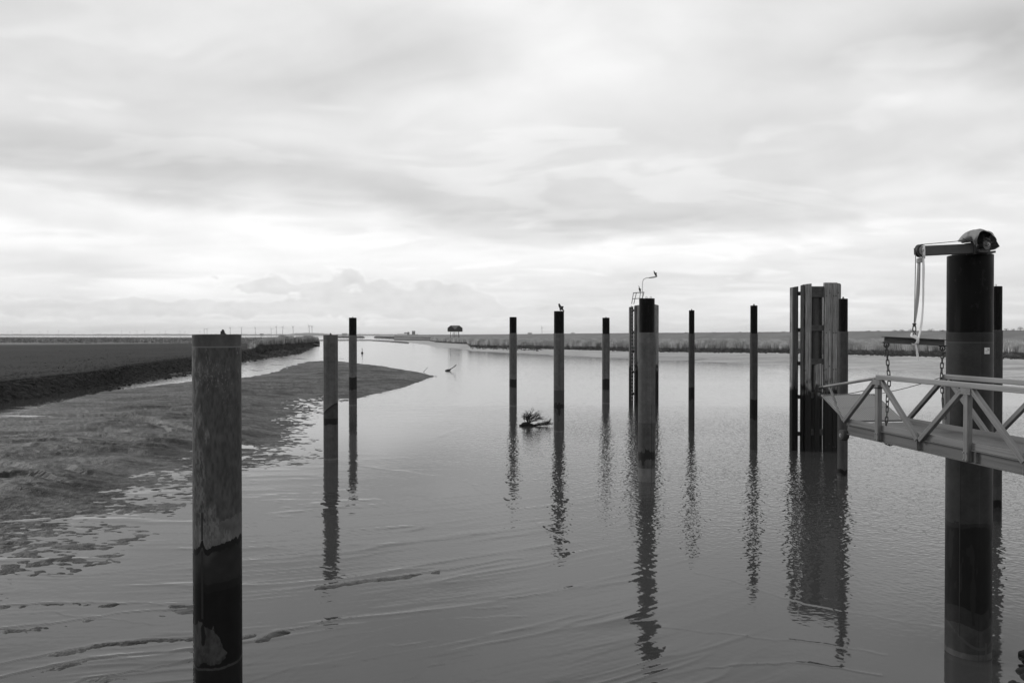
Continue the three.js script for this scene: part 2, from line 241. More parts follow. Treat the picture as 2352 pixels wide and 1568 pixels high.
function mudHeight(x, z) {
  const d = -z, s = segDist(x, z, mudEdge, true);
  const torn = d < 23 ? siltHeight(x, z) : d > 100 && d < 200 && x > -68 && x < -42 && s < 2 ? -0.014 + 0.085 * (fbm(x / 7 + 3, z / 2.6, 4) - 0.5) + 0.03 * (noise(x / 0.9, z / 0.6) - 0.5) : -0.4;   // torn silt edges near by, streaky flats in the creek mouth
  if (s < -9) return torn;
  const f = segDist(x, z, mudFirm, true), back = sstep(Math.abs(segDist(x, z, backLine)), 5, 1), near = sstep(d, 48, 30);   // firm mud, and the flat awash before it
  const rest = 1 - 0.85 * sstep(Math.abs(segDist(x, z, backLine)), 16, 2), shoal = f < 0 && s > 0 ? lerp(0.034, -0.006, -f / (s - f)) : f < 0 ? -0.006 : 0.034;
  let h = shoal + (f > 0 ? Math.min(0.15, f * 0.10) * rest + clamp((f - 4) * 0.02, 0, 0.28) * rest : 0);
  h += (s < 0 ? Math.max(-0.35, s * 0.03) : 0) - 0.006 - 0.11 * back * sstep(s, 3, -0.5);
  const edge = sstep(f, -0.6, 2.5) * rest;
  h += edge * (0.30 * (fbm(x / 4.5 + 3, z / 2.6 + 8, 4) - 0.5) + 0.10 * (ridge((x + z * 0.35) / 5 + 2, (z - x * 0.12) / 1.3 + 4, 3) - 0.55));
  { const t = (z * 0.9 - x * 0.22) / 1.9 + 1.6 * fbm(x / 5 + 20, z / 4, 3), k = t - Math.floor(t); h += edge * 0.17 * (k < 0.88 ? k / 0.88 : (1 - k) / 0.12) * sstep(fbm(x / 6 + 77, z / 5, 2), 0.32, 0.58);
    const t2 = (z * 0.95 - x * 0.12) / 0.85 + 1.9 * fbm(x / 2.2 + 120, z / 1.9, 3), k2 = t2 - Math.floor(t2); h += edge * 0.06 * (k2 < 0.85 ? k2 / 0.85 : (1 - k2) / 0.15) * sstep(fbm(x / 3 + 7, z / 2.4 + 50, 2), 0.40, 0.66); } // low terraces that break off towards the water
  h += (0.10 * (fbm(x / 0.62 + 11, z / 0.34 + 5, 3) - 0.5) + 0.045 * (noise(x / 0.19, z / 0.14) - 0.5) + 0.05 * (fbm(x / 2.4 + 31, z / 0.7 + 5, 3) - 0.5)) * (0.55 + 0.45 * edge) + (0.04 * (fbm(x / 2.2 + 60, z / 1.1, 3) - 0.5) + 0.075 * (fbm(x / 0.30 + 160, z / 0.14, 2) - 0.5)) * (1 - edge * 0.5);
  for (const [q, w, a] of [[gully, 0.38, 0.28], [gully2, 0.3, 0.2], [gully3, 0.5, 0.03]]) { const t = segDist(x, z, q) / (w * (0.7 + 0.8 * noise(x / 2, z / 2))); if (Math.abs(t) < 4) h -= a * (t < 0 ? Math.exp(-t * t * 0.35) : Math.exp(-t * t * 4)); }
  if (torn > h) h = torn;
  for (const p of pools) { const u = (x - p[0]) / p[2], v = (z - p[1]) / p[3], e = u * u + v * v; if (e < 6) h = lerp(h, -0.01 + 0.02 * (fbm(x / 0.4, z / 0.3, 2) - 0.5), Math.exp(-e * e)); }
  return h;
}
{
  const step = 2, px0 = -330, nC = Math.round((1010 - px0) / step) + 1, py = []; for (let y = 1640; y > 1280; y -= 3) py.push(y); for (let y = 1280; y > 821; y -= 1) py.push(y);
  const g = gridMesh(nC, py.length, (i, j) => { const p = ground(px0 + i * step, py[j]); const h = mudHeight(p.x, p.z); return [p.x, h, p.z, (0.010 + 0.062 * sstep(fbm(p.x / 1.1 + 9, p.z / 0.35, 4) * 0.4 + fbm(p.x / 5, (p.z - 0.12 * p.x) / 0.9, 4) * 0.6, 0.36, 0.64)) * (0.6 + 0.8 * noise(p.x / 0.12, p.z / 0.09))]; });
  tag(part('mudflat', g, mudMat), 'dark ribbed mudflat running out into a pointed spit', null, null, 'structure');
}

// ------------------------------------------------------------------ left shore: stony bank, salt marsh
const bankFoot = shore([[-420, 1010, -0.1], [-150, 962, -0.1], [0, 926, -0.1], [77, 916, -0.1], [154, 901, -0.1], [211, 889, -0.1], [250, 881, -0.1], [326, 868, -0.1], [384, 859, -0.1], [441, 853, -0.1], [548, 830, -0.1], [600, 824, -0.1], [655, 817, -0.1], [690, 812, -0.1], [706, 804, -0.1], [722, 796, -0.1], [734, 793, -0.1]]);
const bankTop = shore([[-420, 930, 1.5], [-150, 900, 1.55], [0, 877, 1.6], [96, 866, 1.6], [173, 858, 1.6], [250, 848, 1.65], [288, 839, 1.7], [346, 832, 1.75], [441, 821, 1.85], [548, 806, 2.0], [587, 798, 2.1], [621, 793, 2.0], [655, 791, 2.0], [690, 788.5, 1.9], [706, 787, 1.8], [722, 785.5, 1.2], [734, 786, 0.2]]);
const marshMid = shore([[-420, null, 2.2, 300], [0, null, 2.2, 330], [441, null, 2.3, 370], [600, null, 2.3, 370], [700, null, 2.0, 395], [734, null, 0.4, 400]]);
const marshFar = shore([[-420, null, 2.4, 1500], [0, null, 2.4, 1300], [441, null, 2.3, 1050], [600, null, 2.2, 700], [700, null, 2.0, 470], [734, null, 0.2, 420]]);
const stoneMat = std({ specularIntensity: 0.2, roughness: 0.85, vertexColors: true, bumpMap: mudBump, bumpScale: 0.06 });
tag(part('riverbank', land(-400, 734, 2, [bankFoot, bankTop], [46], (x, z, k, t) => { const e = 0.35 + Math.sin(Math.PI * clamp(t, 0, 1)); return [e * (0.16 * (fbm(x / 0.9, z / 0.9, 3) - 0.5) + 0.25 * (fbm(x / 4 + 7, z / 4, 2) - 0.5)), 0.012 * (0.4 + 1.2 * fbm(x / 0.5 + 8, z / 0.5, 3))]; }), stoneMat), 'dark stony slope of the left bank', null, null, 'structure');
const marshBump = tex(1024, 1024, (u, v) => { const f = (X, Y) => 0.5 * fbm(X * 60, Y * 60, 3) + 0.5 * fbm(X * 200, Y * 200, 2), s = sstep(u, 0.85, 1), t = sstep(v, 0.85, 1); return lerp(lerp(f(u, v), f(u - 1, v), s), lerp(f(u, v - 1), f(u - 1, v - 1), s), t); }, false);
marshBump.repeat.set(1 / 12, 1 / 12);
const marshMat = std({ specularIntensity: 0.15, roughness: 0.95, vertexColors: true, bumpMap: marshBump, bumpScale: 0.04 });
tag(part('salt_marsh', land(-400, 734, 2, [bankTop, marshMid, marshFar], [110, 50], (x, z, k, t) => {
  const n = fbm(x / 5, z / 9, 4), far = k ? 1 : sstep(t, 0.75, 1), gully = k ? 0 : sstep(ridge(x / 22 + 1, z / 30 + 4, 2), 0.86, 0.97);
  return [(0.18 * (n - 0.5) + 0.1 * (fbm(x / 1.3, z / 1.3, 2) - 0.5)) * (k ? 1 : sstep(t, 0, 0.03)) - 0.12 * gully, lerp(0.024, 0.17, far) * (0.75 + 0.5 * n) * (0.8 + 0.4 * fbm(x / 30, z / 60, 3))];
}), marshMat), 'dark low salt marsh behind the left bank', null, null, 'structure');

// ------------------------------------------------------------------ right shore: mud slope, reed bank, marsh, sea dike
const waterEdge = shore([[905, 783.5, -0.08], [945, 789, -0.08], [985, 796.2, -0.08], [1033, 801.8, -0.08], [1081, 806.6, -0.08], [1169, 811.4, -0.08], [1290, 818, -0.08], [1400, 824, -0.08], [1507, 829.8, -0.08], [1660, 836.5, -0.08], [1813, 844, -0.08], [1948, 851.4, -0.08], [2083, 857.5, -0.08], [2200, 866, -0.08], [2352, 876, -0.08], [2700, 897, -0.08]]);
const reedFoot = shore([[905, 781, 0.3], [985, 782.5, 0.5], [1003, 786, 0.6], [1060, 789.5, 0.6], [1074, 790, 0.6], [1081, 796, 0.7], [1169, 799, 0.8], [1290, 801, 0.8], [1400, 804, 0.8], [1507, 806.5, 0.8], [1813, 809, 0.8], [1948, 812, 0.8], [2083, 815, 0.8], [2352, 821, 0.8], [2700, 832, 0.8]]);
const reedTop = (px) => { const [i, h] = reedFoot(px); return [1 / (1 / i + 7), h + 1.3]; };
const marshBack = shore([[905, null, 2.3, 1400], [1076, null, 2.4, 1100], [1290, null, 2.4, 800], [1507, null, 2.5, 640], [1950, null, 2.5, 450], [2352, null, 2.5, 350], [2700, null, 2.5, 300]]);
const dikeCrest = shore([[905, null, 6.2, 1460], [1076, null, 6.6, 1180], [1290, null, 7.6, 880], [1507, null, 8.0, 700], [1950, null, 8.5, 500], [2352, null, 8.5, 390], [2700, null, 8.5, 340]]);
const dikeBack = shore([[905, null, 1, 1600], [1076, null, 1, 1300], [1507, null, 1, 760], [1950, null, 1, 550], [2352, null, 1, 430], [2700, null, 1, 380]]);
const rillPts = polyline([[1530, 836], [1560, 830], [1640, 823]]), rill2 = polyline([[1700, 843], [1760, 842], [1820, 838], [1900, 833]]), rill3 = polyline([[1960, 826], [2100, 822], [2200, 824]]);
const slopeMat = std({ roughness: 0.62, vertexColors: true, bumpMap: mudBump, bumpScale: 0.04 });
tag(part('mud_slope', land(905, 2640, 3, [waterEdge, reedFoot], [60], (x, z, k, t) => {
  let h = Math.sin(Math.PI * clamp(t, 0, 1)) * (0.16 * (fbm(x / 16, z / 7, 4) - 0.5)) + 0.10 * (fbm(x / 5 + 4, z / 1.6, 3) - 0.5);
  for (const r of [rillPts, rill2, rill3]) { const q = segDist(x, z, r) / 0.9; if (Math.abs(q) < 4) h -= 0.3 * Math.exp(-q * q * 0.5); }
  return [h, 0.27 * (0.45 + 1.1 * fbm(x / 4, z / 1.4, 4)) * (0.5 + 1.0 * fbm(x / 30 + 4, z / 7, 4))];
}), slopeMat), 'pale wet mud slope below the reeds on the right shore', null, null, 'structure');
tag(part('reed_bank', land(905, 2640, 3, [reedFoot, reedTop], [14], (x, z, k, t) => [Math.sin(Math.PI * t) * 0.6 * (fbm(x / 1.6, z / 1.6, 3) - 0.5), 0.055 * (0.4 + 1.2 * fbm(x / 0.8, z / 0.8, 3))]), stoneMat), 'dark tussocky bank face under the reeds', null, null, 'structure');
tag(part('reed_marsh', land(905, 2640, 4, [reedTop, marshBack], [60], (x, z) => [0.2 * (fbm(x / 6, z / 6, 3) - 0.5), 0.17 * (0.7 + 0.6 * fbm(x / 10, z / 25, 4))]), marshMat), 'grey reed marsh behind the right shore', null, null, 'structure');
tag(part('sea_dike', land(905, 2640, 4, [marshBack, dikeCrest, dikeBack], [10, 5], (x, z, k, t) => [0.15 * (fbm(x / 9, z / 9, 3) - 0.5), 0.16 * (0.75 + 0.5 * fbm(x / 14, z / 9, 4))]), marshMat), 'long grassy sea dike closing the right shore', null, null, 'structure');
// far land: strips of marsh, the opposite coast
function strip(name, label, pts, mat, h, thick) {               // low far land: [px, distance] along its near edge
  const near = shore(pts.map(([px, d]) => [px, null, -0.1, d])), lip = shore(pts.map(([px, d]) => [px, null, h, d + 2 + d * 0.004])), top = shore(pts.map(([px, d]) => [px, null, h * 1.05, d + thick]));
  const p0 = pts[0][0], p1 = pts[pts.length - 1][0];
  return tag(part(name, land(p0, p1, Math.max(1, (p1 - p0) / 400), [near, lip, top], [3, 5], (x, z, k, t, px) => { const e = Math.min(1, (px - p0) / 6, (p1 - px) / 6); return [-h * (1 - Math.sqrt(Math.max(0, e))) + h * 0.25 * (fbm(x / 14, z / 14, 3) - 0.5), (k ? 0.2 : 0.05) * (0.7 + 0.6 * fbm(x / 12, z / 30, 3))]; }), mat), label, null, null, 'structure');
}
strip('mud_bar', 'thin dark mud bar lying across the mouth of the creek', [[700, 770], [780, 790], [850, 800], [900, 640], [940, 530]], stoneMat, 0.7, 25);
strip('marsh_island', 'low far marsh island left of the channel', [[770, 1700], [838, 1500]], marshMat, 3.2, 300);
strip('marsh_tongue', 'far marsh tongue reaching in from the right shore', [[858, 1550], [900, 1300], [960, 1150], [1010, 1000]], marshMat, 3.2, 500);
strip('marsh_point', 'reed point behind the mud on the right shore', [[875, 1450], [930, 1060], [985, 820], [1080, 760]], marshMat, 3.0, 300);
{
  const pts = []; for (let px = -420; px <= 960; px += 20) pts.push([px, 6500 + 400 * noise(px / 90, 3)]);
  const near = shore(pts.map(([px, d]) => [px, null, 0.5, d])), crest = shore(pts.map(([px, d]) => [px, null, 9 + 3 * noise(px / 33, 8) + (px > 655 && px < 745 ? 12 * sstep(px, 655, 690) * sstep(px, 748, 735) : 0), d + 60])), back = shore(pts.map(([px, d]) => [px, null, 2, d + 300]));
  tag(part('far_coast', land(-420, 960, 2, [near, crest, back], [3, 3], (x, z, k, t, px) => [k === 0 && t > 0.9 ? 4 * noise(px / 5, 2) : 0, 0.12]), std({ roughness: 1, vertexColors: true })), 'thin hazy coast line on the far side of the bay', null, null, 'structure');
}

// ------------------------------------------------------------------ reeds, tussocks and stones (too many to count)
function bladeClump(n, spread, hgt, wid, lean) {
  const p = [], nr = [];
  for (let i = 0; i < n; i++) {
    const x = rr(-spread, spread), z = rr(-spread, spread), h = hgt * rr(0.65, 1.08), a = rr(0, Math.PI), w = wid * rr(0.6, 1.2), lx = rr(-lean, lean) * h, lz = rr(-lean, lean) * h, cx = Math.cos(a) * w, cz = Math.sin(a) * w;
    p.push(x - cx, 0, z - cz, x + cx, 0, z + cz, x + lx, h, z + lz);
    for (let k = 0; k < 3; k++) nr.push(-Math.sin(a) * 0.5, 0.7, Math.cos(a) * 0.5);
  }
  const g = new THREE.BufferGeometry(); g.setAttribute('position', new THREE.Float32BufferAttribute(p, 3)); g.setAttribute('normal', new THREE.Float32BufferAttribute(nr, 3)); return g;
}
function stuff(name, label, geo, mat, list, parent = scene) {   // list of [x, y, z, scale, turn, tint]
  const m = new THREE.InstancedMesh(geo, mat, list.length), q = new THREE.Matrix4(), c = new THREE.Color(), e = new THREE.Euler(), qq = new THREE.Quaternion();
  list.forEach(([x, y, z, s, a, t, tilt = 0, sy = s], i) => { q.compose(V(x, y, z), qq.setFromEuler(e.set(tilt, a, tilt * 0.7)), V(s, sy, s)); m.setMatrixAt(i, q); m.setColorAt(i, c.setRGB(t, t, t)); });
  m.name = numbered(name); m.castShadow = m.receiveShadow = true; parent.add(m); return tag(m, label, null, null, 'stuff');
}
const reedMat = new THREE.MeshPhysicalMaterial({ color: grey(0.52), roughness: 0.9, side: THREE.DoubleSide });
const grassMat = new THREE.MeshPhysicalMaterial({ color: grey(0.10), roughness: 0.95, side: THREE.DoubleSide });
const reedClump = bladeClump(46, 0.75, 2.2, 0.035, 0.10), tuft = bladeClump(22, 0.35, 0.55, 0.02, 0.5);
{
  const L = [];
  for (let i = 0; i < 26000; i++) {
    const px = rr(990, 2620), [iv, h] = reedTop(px), deep = rnd() < 0.55 ? rr(-3, 9) : Math.pow(rnd(), 1.6) * 170, d = 1 / iv + deep, y = h + (deep < 0 ? deep * 0.2 : 0);
    if (d > 1 / marshBack(px)[0] - 10) continue;
    L.push([(px - 1176) / F * d, y - 0.1, -d, rr(0.8, 1.1) * (0.85 + 0.3 * noise(px / 30, 4)), rr(0, 6.3), rr(0.45, 1.25) * (0.75 + 0.5 * fbm(px / 25, d / 20, 3))]);
  }
  stuff('reeds', 'tall pale dry reeds along the right shore', reedClump, reedMat, L);
}
{
  const L = [];
  for (let i = 0; i < 9000; i++) { const px = rr(-380, 640), d = lerp(345, 900, Math.pow(rnd(), 1.5)) * (0.96 + 0.08 * noise(px / 40, 2)); L.push([(px - 1176) / F * d, 2.2, -d, rr(0.55, 0.85) * (d < 420 ? 0.6 : 1), rr(0, 6.3), rr(0.3, 0.58) * (0.7 + 0.5 * fbm(px / 70, d / 90, 3))]); }
  for (let i = 0; i < 9000; i++) {
    const px = 570 + 160 * Math.pow(rnd(), 0.75), [iv, h] = bankTop(px), d0 = 1 / iv, d = d0 + (rnd() < 0.5 ? rr(0, 14) : rr(0, 120)), grow = sstep(px, 560, 640) * sstep(px, 738, 712);
    if (grow * 0.9 + 0.1 < rnd()) continue;
    L.push([(px - 1176) / F * d, lerp(h, 2.1, sstep(d - d0, 0, 60)), -d, rr(0.7, 1.4) * (0.5 + 0.65 * grow) * (0.72 + 0.5 * noise(px / 9, 7)), rr(0, 6.3), rr(0.42, 0.85)]);
  }
  stuff('reeds', 'pale reeds across the far edge of the left marsh and its headland', reedClump, reedMat, L);
}
{
  const L = [];
  for (let i = 0; i < 15000; i++) { const px = rr(1000, 2620), a = reedFoot(px), b = reedTop(px), t = rr(-0.05, 1), d = lerp(1 / a[0], 1 / b[0], t); L.push([(px - 1176) / F * d, lerp(a[1], b[1], t) - 0.05, -d, rr(0.5, 1.6), rr(0, 6.3), rr(0.25, 1) * rr(0.4, 2.8)]); }
  for (let i = 0; i < 3000; i++) { const px = rr(590, 732), a = bankFoot(px), b = bankTop(px), t = rr(0.45, 1.1), d = lerp(1 / a[0], 1 / b[0], t); L.push([(px - 1176) / F * d, lerp(a[1], b[1], clamp(t, 0, 1)), -d, rr(0.6, 1.9) * (0.5 + noise(px / 11, 3)), rr(0, 6.3), rr(0.12, 0.5)]); }
  stuff('grass_tussocks', 'dark grass tussocks on the bank faces', tuft, grassMat, L);
}
{
  const L = [];
  for (let i = 0; i < 12000; i++) { const px = rr(-390, 560), a = bankTop(px), m = marshMid(px), t = Math.pow(rnd(), 4) * 0.8, d = 1 / lerp(a[0], m[0], t); L.push([(px - 1176) / F * d, lerp(a[1], m[1], (d - 1 / a[0]) / (1 / m[0] - 1 / a[0])) - 0.06, -d, rr(0.18, 0.36), rr(0, 6.3), rr(0.42, 0.62)]); }
  stuff('marsh_grass', 'short dark grass covering the left salt marsh', tuft, grassMat, L);
}
function rock(seedN) { const g = new THREE.IcosahedronGeometry(1, 1), p = g.attributes.position; for (let i = 0; i < p.count; i++) { const x = p.getX(i), y = p.getY(i), z = p.getZ(i), s = 0.75 + 0.5 * fbm(x * 1.4 + seedN + z, y * 1.4 + seedN * 2 - z, 2); p.setXYZ(i, x * s, y * s * 0.7, z * s * 0.85); } g.computeVertexNormals(); return g; }
const rockMat = std({ specularIntensity: 0.25, color: 0.024, roughness: 0.85, flatShading: true });
{
  const L = [];
  for (let i = 0; i < 15000; i++) { const px = rr(-390, 726), a = bankFoot(px), b = bankTop(px), t = Math.pow(rnd(), 1.15) * 0.93 - 0.04, d = lerp(1 / a[0], 1 / b[0], t), s = rr(0.08, 0.26) * (rnd() < 0.04 ? 1.8 : 1); L.push([(px - 1176) / F * d, lerp(a[1], b[1], clamp(t, 0, 1)), -d, s, rr(0, 6.3), rr(0.35, 1.1), rr(-0.4, 0.4)]); }
  for (let i = 0; i < 420; i++) { const px = rr(200, 735), a = bankFoot(px), d = 1 / a[0] - Math.pow(rnd(), 2) * 14; L.push([(px - 1176) / F * d, 0, -d, rr(0.08, 0.26), rr(0, 6.3), rr(0.4, 0.9), rr(-0.3, 0.3)]); }
  stuff('bank_stones', 'dark stones covering the left bank', rock(1), rockMat, L);
  const K = [];
  for (let i = 0; i < 5200; i++) { const px = rr(1081, 2600), a = reedFoot(px), w = waterEdge(px), t = Math.abs(rr(-1, 1) * rr(0, 1)) * (px < 1250 ? 0.55 : 0.14), d = lerp(1 / a[0], 1 / w[0], t); K.push([(px - 1176) / F * d, lerp(a[1], w[1], t), -d, rr(0.12, 0.4), rr(0, 6.3), rr(0.5, 1.6), rr(-0.3, 0.3)]); }
  stuff('bank_stones', 'stones scattered at the foot of the right reed bank', rock(5), rockMat, K);
  const C = [];
  for (let i = 0; i < 260; i++) { const px = 2300 + 120 * Math.sqrt(rnd()) + rr(0, 40), py = rr(1495, 1660), p = ground(px, py), in_ = (px - 2290) * 0.9 + (py - 1560) * 0.5; if (in_ < 20 + 30 * noise(px / 20, py / 20)) continue; C.push([p.x, rr(-0.02, 0.05), p.z, rr(0.04, 0.13), rr(0, 6.3), rr(0.4, 1.1), rr(-0.4, 0.4)]); }
  stuff('rubble', 'dark rubble breaking the water beside the crane pile', rock(9), rockMat, C);
}

// ------------------------------------------------------------------ steel mooring piles
function ringTube(r, y0, y1, capped, seg = 64) {                // a tube standing on y0 with a chamfered rim; u runs round, v along its height
  const pts = [new THREE.Vector2(r, y0), new THREE.Vector2(r, y1 - 0.008), new THREE.Vector2(r - 0.008, y1)];
  if (capped) pts.push(new THREE.Vector2(r - 0.03, y1), new THREE.Vector2(0.0005, y1));
  const g = toCreasedNormals(new THREE.LatheGeometry(pts, seg), 0.6), p = g.attributes.position, uv = g.attributes.uv;
  for (let i = 0; i < p.count; i++) uv.setY(i, (p.getY(i) - y0) / (y1 - y0));
  return g.rotateY(Math.PI);                                    // the texture's middle looks back at the jetty
}
// paint, tide marks, weed and mud on a shaft: bands [upper height, albedo, wander of the edge]
function shaftTex(w, h, y0, y1, s, bands, extra, o_dim) {
  return tex(w, h, (u, v) => {
    const y = lerp(y0, y1, v); let val = bands[bands.length - 1][1];
    for (const [top, a, wander] of bands) { const e = top + wander * 2 * (pfbm(u, y * 0.7 + s, 6, 5) - 0.5); if (y < e) { val = a; break; } }
    const streak = pfbm(u, y * 0.35 + s * 3, 24, 3) - 0.5, mott = pfbm(u, y * 6 + s * 7, 14, 4) - 0.5, fine = pfbm(u, y * 26 + s, 60, 2) - 0.5;
    val *= 1 + streak * 0.5 + mott * 0.55 + fine * 0.25;
    if (extra) val = extra(u, y, val, mott);
    return Math.max(0.003, val * (o_dim ?? 1));
  }, true, THREE.ClampToEdgeWrapping);
}
const blackTex = tex(512, 512, (u, v) => { const st = pfbm(u, v * 0.8, 18, 4), sc = pfbm(u, v * 9, 26, 4); return 0.004 + 0.007 * sstep(st, 0.5, 0.8) + 0.012 * sstep(sc, 0.66, 0.85) + (noise(u * 160, v * 120) > 0.985 ? 0.06 : 0); }, true);
const blackRough = tex(256, 256, (u, v) => 0.30 + 0.28 * pfbm(u, v * 4, 12, 4), false);
const blackPaint = std({ map: blackTex, roughnessMap: blackRough, roughness: 1, specularIntensity: 0.14 });
const lugMat = std({ color: 0.22, roughness: 0.6, metalness: 0.3 });
const lugShape = () => { const s = new THREE.Shape(); s.moveTo(-0.05, 0); s.lineTo(0.05, 0); s.lineTo(0.03, 0.07); s.quadraticCurveTo(0, 0.1, -0.03, 0.07); s.closePath(); const h = new THREE.Path(); h.absarc(0, 0.055, 0.014, 0, 6.3); s.holes.push(h); return new THREE.ExtrudeGeometry(s, { depth: 0.02, bevelEnabled: false, curveSegments: 8 }).translate(0, 0, -0.01); };
let pileN = 0;
function pile(o) {
  const D = o.D, df = o.d ?? EYE * F / (o.base - 769), d = df + D / 2, X = (o.px - 1176) / F * d, s = ++pileN * 3.7;
  const top = o.top ? hAt(o.top, d) : o.h, split = o.split ? hAt(o.split, df) : null, y0 = -1.0;
  const g = thing('mooring_pile', o.label, 'pile', [X, 0, -d], o.group);
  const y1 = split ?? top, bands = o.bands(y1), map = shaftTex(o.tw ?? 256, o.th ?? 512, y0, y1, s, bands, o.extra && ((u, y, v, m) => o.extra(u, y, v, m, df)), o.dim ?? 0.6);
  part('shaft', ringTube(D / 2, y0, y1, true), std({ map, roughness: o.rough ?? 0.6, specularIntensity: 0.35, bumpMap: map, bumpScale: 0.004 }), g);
  if (split) part('black_top', ringTube(D / 2 - (o.inset ?? 0.018), y1 + 0.002, top, true), blackPaint, g);
  if (o.lug !== 0) part('lifting_lug', lugShape().translate(o.lugX ?? 0, top, 0), o.lugMat ?? lugMat, g);
  if (o.tiltX) g.rotation.z = o.tiltX;
  g.userData.at = [X, d, top, df]; return g;
}
const zone = (df) => (py) => hAt(py, df);
const G = 0.135, K = 0.018, M = 0.105;
// the near pile at the left
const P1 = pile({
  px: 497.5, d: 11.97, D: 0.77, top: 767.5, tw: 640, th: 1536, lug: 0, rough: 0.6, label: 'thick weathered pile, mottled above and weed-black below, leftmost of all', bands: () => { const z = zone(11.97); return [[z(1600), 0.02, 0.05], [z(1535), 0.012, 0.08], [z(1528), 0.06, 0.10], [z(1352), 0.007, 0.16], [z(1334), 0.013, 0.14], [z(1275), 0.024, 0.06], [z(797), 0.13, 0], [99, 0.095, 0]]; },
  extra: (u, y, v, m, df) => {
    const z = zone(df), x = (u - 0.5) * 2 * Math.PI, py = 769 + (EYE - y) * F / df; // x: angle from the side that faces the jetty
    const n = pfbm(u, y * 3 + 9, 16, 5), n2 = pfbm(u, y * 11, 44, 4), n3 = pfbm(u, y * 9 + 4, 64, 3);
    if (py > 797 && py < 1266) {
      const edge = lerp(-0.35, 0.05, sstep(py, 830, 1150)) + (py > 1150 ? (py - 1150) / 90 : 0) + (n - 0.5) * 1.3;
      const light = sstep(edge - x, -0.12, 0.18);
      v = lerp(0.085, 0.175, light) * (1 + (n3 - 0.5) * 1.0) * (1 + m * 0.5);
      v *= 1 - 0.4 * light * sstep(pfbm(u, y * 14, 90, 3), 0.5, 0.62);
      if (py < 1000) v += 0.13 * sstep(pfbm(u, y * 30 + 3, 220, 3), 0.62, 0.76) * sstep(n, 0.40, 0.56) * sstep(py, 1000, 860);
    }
    if (py > 795.5 && py < 798.5) v = 0.2;
    // the edge of the tide mark, with its crack and the open weld seam
    const line = 1272 - 22 * Math.sin(x * 0.9 + 0.4) + 14 * (pfbm(u, 3, 24, 4) - 0.5) * 2 - 26 * Math.exp(-Math.pow((x + 0.27) / 0.1, 2));
    if (py > line - 60 && py < line) v = Math.max(v, 0.135 * (1 + m * 0.6 + (n2 - 0.5) * 0.4));
    if (Math.abs(py - line) < 5 + 5 * n3) v = 0.012;
    else if (py > line && py < line + 75) v = lerp(0.052, 0.026, sstep(py + 50 * x, line + 8, line + 40)) * (1 + m * 0.8);
    if (py > 1345 && py < 1700) {                                 // dried mud below the weed, its upper edge torn
      const mx = x + 0.15, up = 1436 + 70 * sstep(mx, 0.1, 0.85) + 80 * (n - 0.5), lo = 1528 - 14 * mx + 40 * (pfbm(u, 8, 20, 4) - 0.5);
      v = py > up && py < lo && mx < 0.85 + (n2 - 0.5) * 0.4 ? lerp(v, 0.07 * (1 + m * 1.3 + (n2 - 0.5) * 1.4), 0.85) : v;
      const hx = (x + 0.24) / 0.12, hy = (py - 1462) / 30; if (hx * hx + hy * hy < 0.7 + (n3 - 0.5) * 1.6) v = 0.012;
    }
    return v;
  },
});
{ // open seam in the near pile
  const [X, d] = P1.userData.at, x = -0.27, r = 0.385, y1 = hAt(1178, 11.97), y2 = hAt(1240, 11.97), y3 = hAt(1420, 11.97), dark = std({ color: 0.012, roughness: 0.9 });
  part('weld_seam', [box(0.026, y1 - y2, 0.012, Math.sin(x) * r, (y1 + y2) / 2, Math.cos(x) * r), box(0.032, y2 - y3 - 0.17, 0.012, Math.sin(x) * r, (y2 + y3) / 2 - 0.1, Math.cos(x) * r)], dark, P1);
  part('lifting_lug', (() => { const s = new THREE.Shape(); s.moveTo(-0.045, 0); s.lineTo(0.05, 0); s.lineTo(0.022, 0.018); s.lineTo(0.012, 0.05); s.quadraticCurveTo(-0.008, 0.105, -0.024, 0.055); s.quadraticCurveTo(-0.05, 0.045, -0.038, 0.025); s.closePath(); return new THREE.ExtrudeGeometry(s, { depth: 0.03, bevelThickness: 0.004, bevelSize: 0.003, bevelSegments: 1 }); })().translate(0.075, 6.0 + (P1.userData.at[2] - 6), -0.1), std({ color: 0.03, roughness: 0.8 }), P1);
}
// the second and third pile, right of it
const mid = (dark0, dark1, low) => (df) => (y1) => { const z = zone(df); return [[0.10, 0.17, 0.01], [z(low), M, 0.14], [z(dark1), M * 0.75, 0.16], [z(dark0), K, 0.10], [z(dark0) + 0.45, 0.16, 0.12], [y1 - 0.42, G, 0.03], [y1, G * 1.12, 0]]; };
const mk = (o, dark0, dark1, low) => pile({ ...o, bands: mid(dark0, dark1, low)(EYE * F / (o.base - 769)) });
mk({ px: 759, base: 1058, D: 0.69, top: 769, lugMat: std({ color: 0.03 }), label: 'grey steel pile without a black top, between the near pile and the mud spit', extra: (u, y, v, m, df) => { const x = (u - 0.5) * 6.283, py = 769 + (EYE - y) * F / df; const l = 942 - 14 * Math.sin(x + 0.3); if (py > l && py < 962) v = 0.06 * (1 + m); if (Math.abs(py - l) < 2.4) v = 0.03; return Math.abs(x + 0.08) < 0.02 && py < 930 ? v * 0.75 : v; } }, 949, 975, 976);
mk({ px: 810, base: 932, D: 0.68, top: 729.5, split: 770, label: 'black-topped grey pile standing at the edge of the mud spit' }, 866, 896, 916);
mk({ px: 1178.5, base: 933.5, D: 0.64, top: 728, split: 765, lug: 0, label: 'black-topped pile just left of the driftwood bush, farther off than its neighbour with the bird' }, 871, 890, 893);
